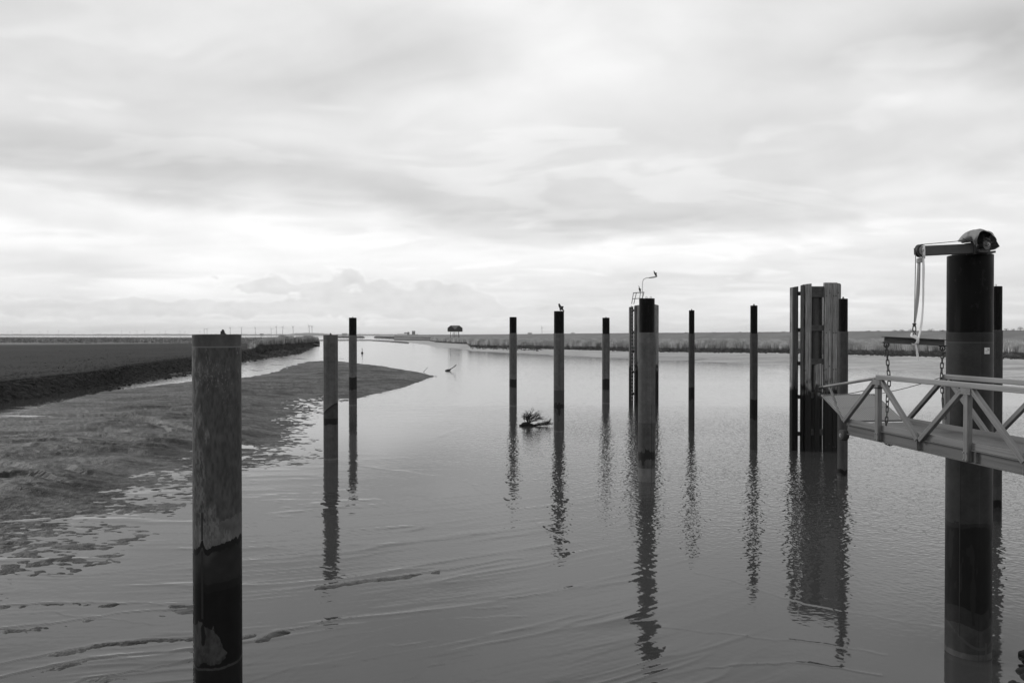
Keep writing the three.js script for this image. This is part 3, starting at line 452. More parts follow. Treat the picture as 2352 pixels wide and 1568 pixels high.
const P5 = mk({ px: 1284, base: 993, D: 0.66, top: 714.5, split: 765.5, lug: 0, label: 'black-topped grey pile with a bird perched on its top', extra: (u, y, v, m, df) => { const py = 769 + (EYE - y) * F / df, n = pfbm(u, y * 1.2, 16, 4); return py > 925 && py < 955 && n > 0.55 ? 0.022 : py > 897 && py < 930 ? Math.min(v, 0.075) : v; } }, 928, 938, 950);
mk({ px: 1392, base: 927.5, D: 0.665, top: 729.5, split: 767, label: 'black-topped pile alone between the pile with the bird and the laddered dolphin' }, 870, 896, 900);
const P7 = mk({ px: 1486, base: 1108.5, D: 0.695, top: 685.5, split: 763.5, inset: 0.03, tw: 384, th: 768, lug: 0, label: 'thick black-topped grey pile in front of the laddered wooden dolphin', extra: (u, y, v, m, df) => { const x = (u - 0.5) * 6.283, py = 769 + (EYE - y) * F / df, n = pfbm(u, y * 2, 20, 4); if (py > 972 && py < 1110) v *= 0.68; if (py > 1038 + 30 * (n - 0.5) && py < 1056 + 40 * (n - 0.4)) v = 0.025; if (py > 1056 && py < 1070 && n > 0.55) v = 0.03; if (py > 1077) v = 0.19 * (1 + m * 0.6); if (Math.abs(x - 0.42) < 0.02 && py > 930) v *= 0.4; return v; } }, 1103, 1104, 1105);
{ const [X, d, top] = P7.userData.at; for (const [x, z] of [[-0.03, 0.05], [0.14, 0.1]]) part('lifting_lug', new THREE.TorusGeometry(0.035, 0.008, 6, 14).translate(x, top + 0.04, z), lugMat, P7); }
mk({ px: 1589, base: 992, D: 0.376, top: 712.5, split: 766.5, label: 'thin dark pile right of the laddered dolphin', dim: 0.3 }, 890, 919, 921);
mk({ px: 1732, base: 1038, D: 0.39, top: 701.5, split: 766.5, label: 'thin dark pile just left of the plank-clad wooden dolphin', dim: 0.3 }, 917, 962, 965);
mk({ px: 1937, base: 1100, D: 0.40, top: 686, split: 761.5, label: 'thin black-topped pile standing against the right side of the plank-clad dolphin', dim: 0.34 }, 1080, 1090, 1096);
mk({ px: 2290, base: 1206, D: 0.34, top: 657.5, split: 758, lug: 0, label: 'thin pile half hidden behind the crane pile at the right', dim: 0.25 }, 1150, 1170, 1180);
{ const p = scene.children[scene.children.length - 1], [X, d, top] = p.userData.at; part('lifting_eye', new THREE.TorusGeometry(0.028, 0.007, 6, 16).translate(-0.03, top + 0.035, 0), lugMat, p); }
// the crane pile
const PB = pile({
  px: 2228, base: 1521, D: 0.77, top: 586.5, split: 763, inset: 0.004, dim: 0.4, tw: 640, th: 1024, lug: 0, rough: 0.5, label: 'thickest steel pile, carrying the davit crane at the right', bands: (y1) => { const z = zone(13.56); return [[z(1505), 0.16, 0.03], [z(1445), 0.085, 0.12], [z(1405), 0.045, 0.12], [z(1216), 0.016, 0.16], [z(1206), 0.04, 0.10], [z(786), 0.075, 0.004], [99, 0.045, 0]]; },
  extra: (u, y, v, m, df) => { const x = (u - 0.5) * 6.283, py = 769 + (EYE - y) * F / df, n = pfbm(u, y * 1.5, 18, 4); if (py > 785 && py < 787.5) v = 0.17; if (Math.abs(x + 0.1) < 0.012) v *= py < 1211 ? 1.4 : 0.6; if (py > 1205 && py < 1440 && n > 0.62) v = 0.034; if (py > 1395 && py < 1425 && x > 0.45 && n < 0.5) v = 0.02; const w = 1468 + 26 * Math.cos(x * 1.6); if (Math.abs(py - w) < 1 + 5 * n && py > 1445 && n > 0.42) v = 0.12; if (Math.abs(x - 0.28) < 0.05 && py > 1480) v = 0.13; return v; },
});
const pbX = PB.userData.at[0], pbD = PB.userData.at[1], pbTop = PB.userData.at[2];
{
  const dark = std({ color: 0.02, roughness: 0.8 });
  part('weld_seam', [box(0.012, 4.0, 0.01, Math.sin(-0.92) * 0.384, 2.4, Math.cos(-0.92) * 0.384)], dark, PB);
  // the little plate: a white square with a grey emblem and a line of small print
  const plate = tex(128, 128, (u, v) => { let c = 0.62; if (u < 0.04 || u > 0.96 || v < 0.04 || v > 0.96) c = 0.45; if (v > 0.40 && v < 0.86 && u > 0.12 && u < 0.9) { const a = v - (0.42 + 0.42 * (u - 0.1)), b = v - (0.40 + 0.18 * (u - 0.1)); if (a < 0 && b > 0) c = 0.24; if (v > 0.62 + 0.2 * Math.sin(u * 5) && a > 0.06 && u > 0.45) c = 0.36; } if (v > 0.20 && v < 0.30 && u > 0.2 && u < 0.8 && noise(u * 34, 3) > 0.4) c = 0.33; return c; }, true, THREE.ClampToEdgeWrapping);
  const g = new THREE.CylinderGeometry(0.389, 0.389, 0.118, 10, 1, true, 0.085, 0.31); const y = hAt(805.5, 13.56);
  const uv = g.attributes.uv; for (let i = 0; i < uv.count; i++) uv.setX(i, uv.getX(i));
  part('emblem_plate', g.translate(0, y, 0), std({ map: plate, roughness: 0.4 }), PB);
}

// ------------------------------------------------------------------ wooden dolphins: steel core, rails, fender planks
const plankTex = [3, 11, 23].map((s) => tex(128, 1024, (u, v) => {
  const g = fbm(u * 16 + s, v * 5 + s, 4), f = fbm(u * 60 + s * 3, v * 40, 3), y = v * 10 - 1, wet = sstep(y + (fbm(u * 3 + s, v * 30, 3) - 0.5) * 1.4, 3.7, 2.9), knot = noise(u * 5 + s, v * 50) > 0.93 ? 0.7 : 1;
  let c = 0.27 * (0.2 + 1.25 * g) * (0.5 + 1.0 * f) * knot; if (fbm(u * 26 + s, v * 12 + 9, 2) > 0.64) c *= 0.45;
  return lerp(c, 0.012 * (0.4 + 1.2 * g), wet);
}, true, THREE.ClampToEdgeWrapping));
const plankMats = plankTex.map((t) => std({ map: t, roughness: 0.85, specularIntensity: 0.4, bumpMap: t, bumpScale: 0.02 })); plankMats.push(std({ map: plankTex[1], color: 0.3, roughness: 0.85, specularIntensity: 0.4 }), std({ map: plankTex[2], color: 0.5, roughness: 0.85, specularIntensity: 0.4, bumpMap: plankTex[2], bumpScale: 0.02 }));
const railMat = std({ map: tex(128, 128, (u, v) => 0.05 * (0.5 + 1.0 * fbm(u * 8, v * 8, 4))), roughness: 0.8 }), ironDark = std({ color: 0.02, roughness: 0.75 });
const plankGeo = (w, t, y0, y1, x, z, turn, cut = 0.04) => {     // an upright plank, its top cut slightly askew; v = (height + 1) / 10
  const g = new RoundedBoxGeometry(w, y1 - y0, t, 1, 0.015), p = g.attributes.position, uv = g.attributes.uv;
  for (let i = 0; i < p.count; i++) { const X = p.getX(i), Y = p.getY(i); uv.setXY(i, X / w * 0.9 + 0.5 + p.getZ(i) * 0.6, (Y + (y0 + y1) / 2 + 1) / 10); if (Y > 0) p.setY(i, Y + cut * X / w); }
  return g.rotateY(turn).translate(x, (y0 + y1) / 2, z);
};
function dolphin(X, d, label, y1, sign) {
  const g = thing('wooden_dolphin', label, 'dolphin', [X, 0, -d], null), P = (w, t, a, b, x, z, r, cut, mi = 0) => part('plank', plankGeo(w, t, a, b, x * sign, z, r * sign, cut * sign), plankMats[mi], g);
  part('steel_core', ringTube(0.44, -1, y1 - 0.35, true, 40), std({ map: shaftTex(256, 512, -1, y1, 71, [[3.2, 0.008, 0.2], [99, 0.018, 0]], (u, y, v) => v * (pfbm(u, y, 10, 4) > 0.58 ? 1.6 : 1)), roughness: 0.5 }), g).position.set(0.06 * sign, 0, -0.1);
  P(0.06, 0.34, -1, y1 - 0.19, -1.19, 0.10, 0, 0.0, 1); P(0.27, 0.34, -1, y1 - 0.16, -1.02, 0.08, 0, 0.05, 3);
  P(0.17, 0.26, -1, y1 - 0.08, -0.70, 0.30, -0.5, 0.06, 4); P(0.30, 0.22, -1, y1 - 0.03, -0.475, 0.46, 0, 0.03, 0);
  P(0.33, 0.2, 3.1, hAt(837, 38), 0.02, 0.50, 0, 0.10, 2); P(0.25, 0.2, -1, 3.05, -0.02, 0.48, 0, 0.0, 2);
  P(0.40, 0.22, -1, y1 + 0.03, 0.55, 0.46, 0, 0.0, 0); P(0.235, 0.22, -1, y1 + 0.03, 0.875, 0.45, 0.1, 0.0, 1); P(0.17, 0.2, -1, y1, 1.075, 0.40, 0.35, -0.02, 2); P(0.2, 0.2, -1, y1 - 0.03, 1.20, 0.25, 1.0, -0.02, 0);
  for (const py of [668, 753, 831, 909, 995]) { const y = hAt(py, 37.8), h = py === 668 ? 0.56 : 0.3; part('cross_beam', box(0.9, h, 0.2, 0.05 * sign, y - (py === 668 ? 0.02 : 0), 0.34), railMat, g); part('bracket', box(0.2, 0.2, 0.2, -0.85 * sign, y - 0.1, 0.15), ironDark, g); }
  for (const [x, z] of [[0.43, 0.575], [0.60, 0.575], [0.80, 0.566], [0.93, 0.568], [1.06, 0.515]]) for (const y of [8.05, 6.15, 4.27, 0.28]) part('bolt', new THREE.CylinderGeometry(0.028, 0.028, 0.03, 8).rotateX(Math.PI / 2).translate(x * sign, y + (x % 0.1 > 0.05 ? 0.16 : 0) + y1 - 8.7, z), ironDark, g);
  return g;
}
const dA = dolphin((1869 - 1176) / F * 38.6, 38.6, 'tall dolphin clad in bolted timber planks beside the gangway end', 8.66, 1);
const dB = dolphin((1477 - 1176) / F * 64.6, 64.6, 'farther timber dolphin with ladder and guard rail, behind the thick pile', 8.62, 1);
{ // ladder, guard rail and lamp arm on the farther dolphin
  const w = (px, py, z = 0) => at(px, py, 64.1 + z).sub(dB.position), pale = std({ color: 0.85, roughness: 0.4 }), rail = std({ color: 0.10, roughness: 0.6 });
  const lx = w(1454, 700).x, lad = new THREE.Group(); lad.name = 'ladder'; dB.add(lad);
  for (const s of [-1, 1]) part('side_rail', rod(V(lx + s * 0.16, -0.5, 0.62), V(lx + s * 0.16, 8.55, 0.62), 0.022), rail, lad);
  for (let i = 0; i < 26; i++) part('rung', rod(V(lx - 0.16, 0.4 + i * 0.31, 0.63), V(lx + 0.16, 0.4 + i * 0.31, 0.63), 0.017), std({ color: 0.32, roughness: 0.6 }), lad);
  const gr = new THREE.Group(); gr.name = 'guard_rail'; dB.add(gr);
  for (const [a, b] of [[[1451, 698], [1455.3, 672.6]], [[1456, 698], [1462, 672.3]], [[1469, 690], [1471.3, 671.6]], [[1476, 685], [1479.4, 671.3]]]) part('rail_post', rod(w(...a), w(...b), 0.03), rail, gr);
  part('top_rail', rod(w(1454.5, 672.6), w(1480, 671), 0.034), rail, gr); part('middle_rail', rod(w(1452.5, 686), w(1477, 684.8), 0.03), rail, gr);
  part('lamp_arm', hose([w(1476.2, 700, 0.8), w(1476, 672, 0.8), w(1476, 650, 0.8), w(1478, 642, 0.8), w(1483, 638.6, 0.8), w(1495, 637, 0.8), w(1508, 635, 0.8)], 0.048, 40), pale, dB);
  part('lamp_head', new THREE.SphereGeometry(1, 14, 8).scale(0.42, 0.06, 0.1).rotateZ(0.12).translate(...w(1499, 636.8, 0.8).toArray()), std({ color: 0.25, roughness: 0.5 }), dB);
}

// ------------------------------------------------------------------ gangway
const Wg = (u, v, h) => V(6.26 + 0.128 * u + 0.992 * v, h, -12.53 + 0.992 * u - 0.128 * v);
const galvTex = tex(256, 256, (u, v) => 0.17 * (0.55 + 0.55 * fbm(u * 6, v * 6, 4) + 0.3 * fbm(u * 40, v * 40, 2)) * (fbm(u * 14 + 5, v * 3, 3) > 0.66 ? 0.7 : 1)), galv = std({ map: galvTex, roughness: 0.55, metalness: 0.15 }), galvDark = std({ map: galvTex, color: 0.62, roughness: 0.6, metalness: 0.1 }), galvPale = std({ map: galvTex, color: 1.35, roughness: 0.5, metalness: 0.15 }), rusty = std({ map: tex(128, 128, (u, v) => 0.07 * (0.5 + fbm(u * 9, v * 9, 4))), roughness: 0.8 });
const gangway = thing('gangway', 'grey steel truss gangway hung from chains at its outer end', 'gangway', [6.26, 4.39, -12.53]);
const gp = (name, geo, m = galv, parent = gangway) => { for (const q of [].concat(geo)) q.translate(-6.26, -4.39, 12.53); return part(name, geo, m, parent); };
{
  const VW = 1.15, hT = 5.285, hB = 4.19, U = V(0.128, 0, 0.992), N = V(0.992, 0, -0.128);
  for (const v of [0, VW]) {
    const out = v ? 0.05 : -0.05;
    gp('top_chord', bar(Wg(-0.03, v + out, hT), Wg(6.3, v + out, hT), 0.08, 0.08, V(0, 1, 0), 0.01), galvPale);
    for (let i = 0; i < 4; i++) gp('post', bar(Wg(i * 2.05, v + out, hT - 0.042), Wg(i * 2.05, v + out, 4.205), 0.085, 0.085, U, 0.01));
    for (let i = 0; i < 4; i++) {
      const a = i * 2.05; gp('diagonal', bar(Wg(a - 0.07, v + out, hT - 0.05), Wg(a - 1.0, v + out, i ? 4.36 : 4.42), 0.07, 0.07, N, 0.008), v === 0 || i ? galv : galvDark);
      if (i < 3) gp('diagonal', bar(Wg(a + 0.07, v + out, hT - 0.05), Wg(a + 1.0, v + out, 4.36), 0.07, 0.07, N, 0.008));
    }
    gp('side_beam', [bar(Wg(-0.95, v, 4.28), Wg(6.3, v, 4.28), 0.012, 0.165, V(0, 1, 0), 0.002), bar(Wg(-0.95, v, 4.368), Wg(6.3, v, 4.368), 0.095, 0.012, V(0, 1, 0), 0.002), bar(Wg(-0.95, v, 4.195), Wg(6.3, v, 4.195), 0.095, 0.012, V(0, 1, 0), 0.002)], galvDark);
    for (let i = 0; i < 4; i++) { gp('gusset', bar(Wg(i * 2.05 - 0.1, v + out * 1.86, hT - 0.085), Wg(i * 2.05 + 0.1, v + out * 1.86, hT - 0.085), 0.09, 0.008, N.clone(), 0.002)); for (const [du, dh] of [[-0.03, 4.23], [0.03, 4.23], [-0.03, 4.33], [0.03, 4.33]]) gp('bolt', new THREE.CylinderGeometry(0.01, 0.01, 0.016, 6).applyMatrix4(frame(Wg(i * 2.05 + du, v + out * 1.8, dh), Wg(i * 2.05 + du, v + out * 2.1, dh))), lugMat); }
    gp('kerb', bar(Wg(-0.98, v + out * 0.2, 4.425), Wg(6.3, v + out * 0.2, 4.425), 0.012, 0.10, V(0, 1, 0), 0.003));
    for (let i = 0; i < 3; i++) { gp('stiffener', box(0.10, 0.155, 0.012).applyMatrix4(frame(Wg(1.0 + i * 2.05, v + out * 0.55, 4.2), Wg(1.0 + i * 2.05, v + out * 0.55, 4.36), U))); gp('stiffener', bar(Wg(2.2 + i * 2.05, v + out * 0.6, 4.2), Wg(2.2 + i * 2.05, v + out * 0.6, 4.36), 0.06, 0.012, U)); }
  }
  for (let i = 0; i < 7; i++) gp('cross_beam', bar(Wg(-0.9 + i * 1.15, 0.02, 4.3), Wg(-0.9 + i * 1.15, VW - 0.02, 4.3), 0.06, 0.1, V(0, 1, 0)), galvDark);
  const tread = tex(256, 256, (u, v) => { const a = Math.floor(u * 16), b = Math.floor(v * 16), x = u * 16 - a - 0.5, y = v * 16 - b - 0.5, f = (a + b) % 2 ? x + y : x - y, q = (a + b) % 2 ? x - y : x + y; return Math.exp(-(f * f * 60 + q * q * 4)); }, false); tread.repeat.set(20, 3.4);
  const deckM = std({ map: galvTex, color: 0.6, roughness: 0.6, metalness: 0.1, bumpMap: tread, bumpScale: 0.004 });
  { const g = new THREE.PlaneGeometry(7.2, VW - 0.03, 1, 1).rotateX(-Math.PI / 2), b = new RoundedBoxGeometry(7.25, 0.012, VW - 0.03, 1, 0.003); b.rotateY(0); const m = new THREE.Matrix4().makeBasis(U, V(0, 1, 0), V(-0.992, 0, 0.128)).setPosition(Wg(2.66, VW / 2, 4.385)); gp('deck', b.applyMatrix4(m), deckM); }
  // hinged landing flap, raised
  const flap = new THREE.Group(); flap.name = 'landing_flap'; gangway.add(flap);
  const fl = (s, v) => Wg(-1.05 - 0.84 * s, v, 4.415 + 0.41 * s), e = 0.02, nrm = fl(1, 0).sub(fl(0, 0)).cross(N).normalize();
  gp('frame', [bar(fl(0, e), fl(1, e), 0.03, 0.03, nrm), bar(fl(0, VW - e), fl(1, VW - e), 0.03, 0.03, nrm), bar(fl(0, e), fl(0, VW - e), 0.03, 0.03, nrm), bar(fl(1, e), fl(1, VW - e), 0.03, 0.03, nrm), bar(fl(0.5, e), fl(0.5, VW - e), 0.02, 0.02, nrm)], galv, flap);
  const bars = [], ties = []; for (let i = 0; i < 27; i++) { const v = 0.05 + i * 0.0405; bars.push(bar(fl(0.01, v), fl(0.99, v), 0.017, 0.024, nrm, 0.002)); } for (let i = 1; i < 30; i++) ties.push(rod(fl(i / 30, 0.02), fl(i / 30, VW - 0.02), 0.0045, undefined, 4)); // ribbed grating
  gp('grating_bars', bars, std({ color: 0.34, roughness: 0.5, metalness: 0.2 }), flap).userData.kind = 'stuff'; gp('grating_ties', ties, std({ color: 0.12, roughness: 0.6 }), flap).userData.kind = 'stuff';
  // handrail over the flap, its strut, stay wires
  gp('handrail', rod(Wg(-0.02, -0.05, 5.27), Wg(-1.70, -0.05, 5.0), 0.026, 0.026, 12)); gp('rail_cap', rod(Wg(-1.69, -0.05, 5.0015), Wg(-1.83, -0.05, 4.979), 0.031, 0.031, 12), std({ color: 0.012, roughness: 0.6 }));
  gp('handrail_strut', [bar(Wg(-1.50, -0.05, 5.03), Wg(-1.30, -0.04, 4.72), 0.035, 0.035, N), bar(Wg(-1.31, -0.055, 4.735), Wg(-1.05, -0.05, 4.43), 0.03, 0.03, N)]);
  const wireM = std({ color: 0.03, roughness: 0.6 });
  gp('stay_wire', hose([fl(0.98, 0.04), fl(0.98, 0.04).lerp(Wg(0, -0.05, 5.1), 0.5).add(V(0, -0.025, 0)), Wg(-0.05, -0.06, 5.1)], 0.007, 12, 5), wireM); gp('stay_wire', hose([fl(0.98, VW - 0.05), fl(0.98, VW - 0.05).lerp(Wg(0, VW + 0.02, 5.28), 0.5).add(V(0, -0.02, 0)), Wg(0, VW + 0.03, 5.29)], 0.007, 12, 5), wireM);
  gp('stay_lashing', [0, 1, 2, 3].map((i) => new THREE.TorusGeometry(0.022, 0.007, 5, 10).rotateX(i).translate(...fl(0.99, 0.06 + i * 0.07).add(V(0, 0.015, 0)).toArray())), wireM); gp('clamp_ring', bar(Wg(0, -0.05, 5.09), Wg(0, -0.05, 5.12), 0.1, 0.1, U), wireM);
  // fender roller at the outer end
  const roller = new THREE.Group(); roller.name = 'roller'; gangway.add(roller); const rc = Wg(-1.03, -0.05, 4.165);
  const turnTo = (g) => g.rotateZ(-Math.PI / 2).rotateY(0.129).translate(...rc.toArray());
  gp('tyre', turnTo(new THREE.LatheGeometry([[0.02, -0.06], [0.075, -0.06], [0.095, -0.045], [0.1, -0.02], [0.1, 0.045], [0.09, 0.06], [0.02, 0.06]].map((p) => new THREE.Vector2(...p)), 28)), std({ color: 0.035, roughness: 0.85 }), roller);
  gp('hub', [turnTo(new THREE.CylinderGeometry(0.022, 0.022, 0.15, 12)), turnTo(new THREE.CylinderGeometry(0.036, 0.036, 0.132, 16))], lugMat, roller);
  gp('roller_bracket', [bar(Wg(-1.02, 0.04, 4.16), Wg(-0.97, 0.03, 4.40), 0.06, 0.02, N)], galvDark);
}

// ------------------------------------------------------------------ davit crane on the thick pile
const crane = thing('davit_crane', 'small steel davit crane with sheave and winch on top of the thickest pile', 'crane', [pbX, pbTop, -pbD]);
const cp = (name, geo, m, parent = crane) => { for (const q of [].concat(geo)) q.translate(-pbX, -pbTop, pbD); return part(name, geo, m, parent); };
const armPaint = std({ specularIntensity: 0.5, map: tex(256, 128, (u, v) => 0.06 * (0.75 + 0.35 * fbm(u * 6, v * 5, 4) + 0.15 * fbm(u * 50, v * 40, 2))), roughness: 0.5 }), wireMat = std({ color: 0.035, roughness: 0.5, metalness: 0.4 });
const sheaveC = at(2106.8, 576.8, 12.95), armIn = at(2268, 570, 13.62), armDir = armIn.clone().sub(sheaveC).normalize(), side = V(armDir.z, 0, -armDir.x).normalize(); if (side.z < 0) side.negate();   // side faces the jetty
{
  const A = (t, up, s) => sheaveC.clone().addScaledVector(armDir, t).add(V(0, up, 0)).addScaledVector(side, s), L = sheaveC.distanceTo(armIn);
  cp('base_plate', [new THREE.CylinderGeometry(0.3, 0.3, 0.03, 32).translate(pbX, pbTop + 0.016, -pbD)], armPaint);
  cp('arm', bar(A(0.12, 0, 0), A(L - 0.42, 0.004, 0), 0.13, 0.175, V(0, 1, 0), 0.012), armPaint);
  const cheek = (s, r) => new THREE.CylinderGeometry(r, r, 0.012, 28).applyMatrix4(frame(A(0, 0, s - 0.01), A(0, 0, s + 0.01)));
  cp('arm_cheek', bar(A(0, 0, -0.055), A(0.2, 0, -0.055), 0.012, 0.12, V(0, 1, 0)), armPaint);
  const sh = new THREE.Group(); sh.name = 'sheave'; crane.add(sh);
  cp('wheel', new THREE.LatheGeometry([[0.02, -0.028], [0.075, -0.028], [0.08, -0.022], [0.113, -0.03], [0.113, -0.022], [0.098, 0], [0.113, 0.022], [0.113, 0.03], [0.08, 0.022], [0.075, 0.028], [0.02, 0.028]].map((p) => new THREE.Vector2(...p)), 36).applyMatrix4(frame(A(0, 0, -0.01 + 0.07), A(0, 0, 0.01 + 0.07))), std({ color: 0.03, roughness: 0.6 }), sh);
  cp('hub', [cheek(0.104, 0.075)], std({ color: 0.17, roughness: 0.55 }), sh); cp('axle', cheek(0.118, 0.025), std({ color: 0.3, roughness: 0.4 }), sh);
  cp('arm_wire', hose([A(0.02, 0.108, 0.07), A(0.5, 0.125, 0.06), A(L - 0.3, 0.17, 0.02)], 0.0065, 12, 5), wireMat);
  // head bracket with bolts
  cp('head_bracket', [bar(A(L - 0.46, -0.005, 0.072), A(L - 0.02, 0.005, 0.072), 0.014, 0.20, V(0, 1, 0)), bar(A(L - 0.46, -0.005, -0.072), A(L + 0.1, 0.005, -0.072), 0.014, 0.20, V(0, 1, 0)), bar(A(L - 0.14, -0.10, 0), A(L + 0.1, -0.075, 0), 0.2, 0.04, V(0, 1, 0)), bar(A(L - 0.5, 0.10, 0), A(L - 0.02, 0.11, 0), 0.16, 0.02, V(0, 1, 0))], armPaint);
  for (const [t, u] of [[L - 0.40, 0.06], [L - 0.33, 0.065], [L - 0.36, -0.04]]) cp('bolt', new THREE.CylinderGeometry(0.018, 0.018, 0.05, 6).applyMatrix4(frame(A(t, u, 0.075), A(t, u, 0.1))), lugMat);
  // winch: drum, gear case, motor
  const D = at(2259.5, 561.5, 13.4), wn = new THREE.Group(); wn.name = 'winch'; crane.add(wn);
  const disc = (dx, dy, r, t, s) => { const c = D.clone().addScaledVector(armDir, dx).add(V(0, dy, 0)).addScaledVector(side, s); return new THREE.CylinderGeometry(r, r, t, 28).applyMatrix4(frame(c.clone().addScaledVector(side, -0.01), c.clone().addScaledVector(side, 0.01))); };
  const steel = std({ color: 0.075, roughness: 0.45, metalness: 0.3 });
  cp('drum', [disc(0, 0, 0.10, 0.02, 0.06), disc(0, 0, 0.075, 0.2, -0.06), disc(0, 0, 0.12, 0.02, -0.15)], steel, wn); cp('drum_cap', [disc(0, -0.005, 0.034, 0.05, 0.075), disc(0, -0.005, 0.018, 0.06, 0.09)], std({ color: 0.3, roughness: 0.4 }), wn);
  cp('gear_case', [disc(0.01, 0.125, 0.075, 0.12, 0), disc(-0.02, 0.17, 0.05, 0.14, 0.0), box(0.18, 0.16, 0.14).applyMatrix4(frame(D.clone().add(V(0, 0.03, 0)), D.clone().add(V(0, 0.2, 0)), side))], std({ color: 0.03, roughness: 0.6 }), wn);
  for (let i = 0; i < 9; i++) { const a = i * 0.7 + 0.3, r = i < 5 ? 0.085 : 0.05, cy = i < 5 ? 0 : 0.14; cp('bolt', disc(Math.cos(a) * r, Math.sin(a) * r + cy, 0.009, 0.03, 0.08), lugMat, wn); }
  cp('winch_mount', [bar(D.clone().add(V(-0.14, -0.13, 0)), D.clone().add(V(0.06, -0.15, 0)), 0.2, 0.03, V(0, 1, 0)), bar(D.clone().add(V(0.02, -0.14, -0.05)), D.clone().add(V(0.0, 0.0, -0.1)), 0.16, 0.02, side)], armPaint);
  // hoist wire down to the hook
  const hook = at(2101, 745, 12.72); cp('hoist_wire', hose([A(-0.113, -0.01, 0.07), A(-0.113, -0.1, 0.07).lerp(hook, 0.5), hook.clone().add(V(0, 0.02, 0))], 0.0065, 20, 5), wireMat);
  const hk = new THREE.Group(); hk.name = 'hoist_hook'; crane.add(hk); const iron = std({ color: 0.02, roughness: 0.6, metalness: 0.3 });
  cp('swivel', [new THREE.CylinderGeometry(0.02, 0.028, 0.06, 10).translate(hook.x, hook.y - 0.01, hook.z), new THREE.CylinderGeometry(0.032, 0.032, 0.02, 10).translate(hook.x, hook.y + 0.01, hook.z)], iron, hk);
  cp('shackle', [hose([[-0.02, -0.03], [-0.026, -0.07], [-0.022, -0.11], [0, -0.128], [0.022, -0.11], [0.026, -0.07], [0.02, -0.03]].map(([x, y]) => V(hook.x + x, hook.y + y, hook.z)), 0.009, 20, 6), hose([[0, -0.12], [0.028, -0.145], [0.03, -0.18], [0, -0.20], [-0.03, -0.18], [-0.028, -0.15]].map(([x, y]) => V(hook.x, hook.y + y, hook.z + x)), 0.009, 20, 6)], iron, hk);
}
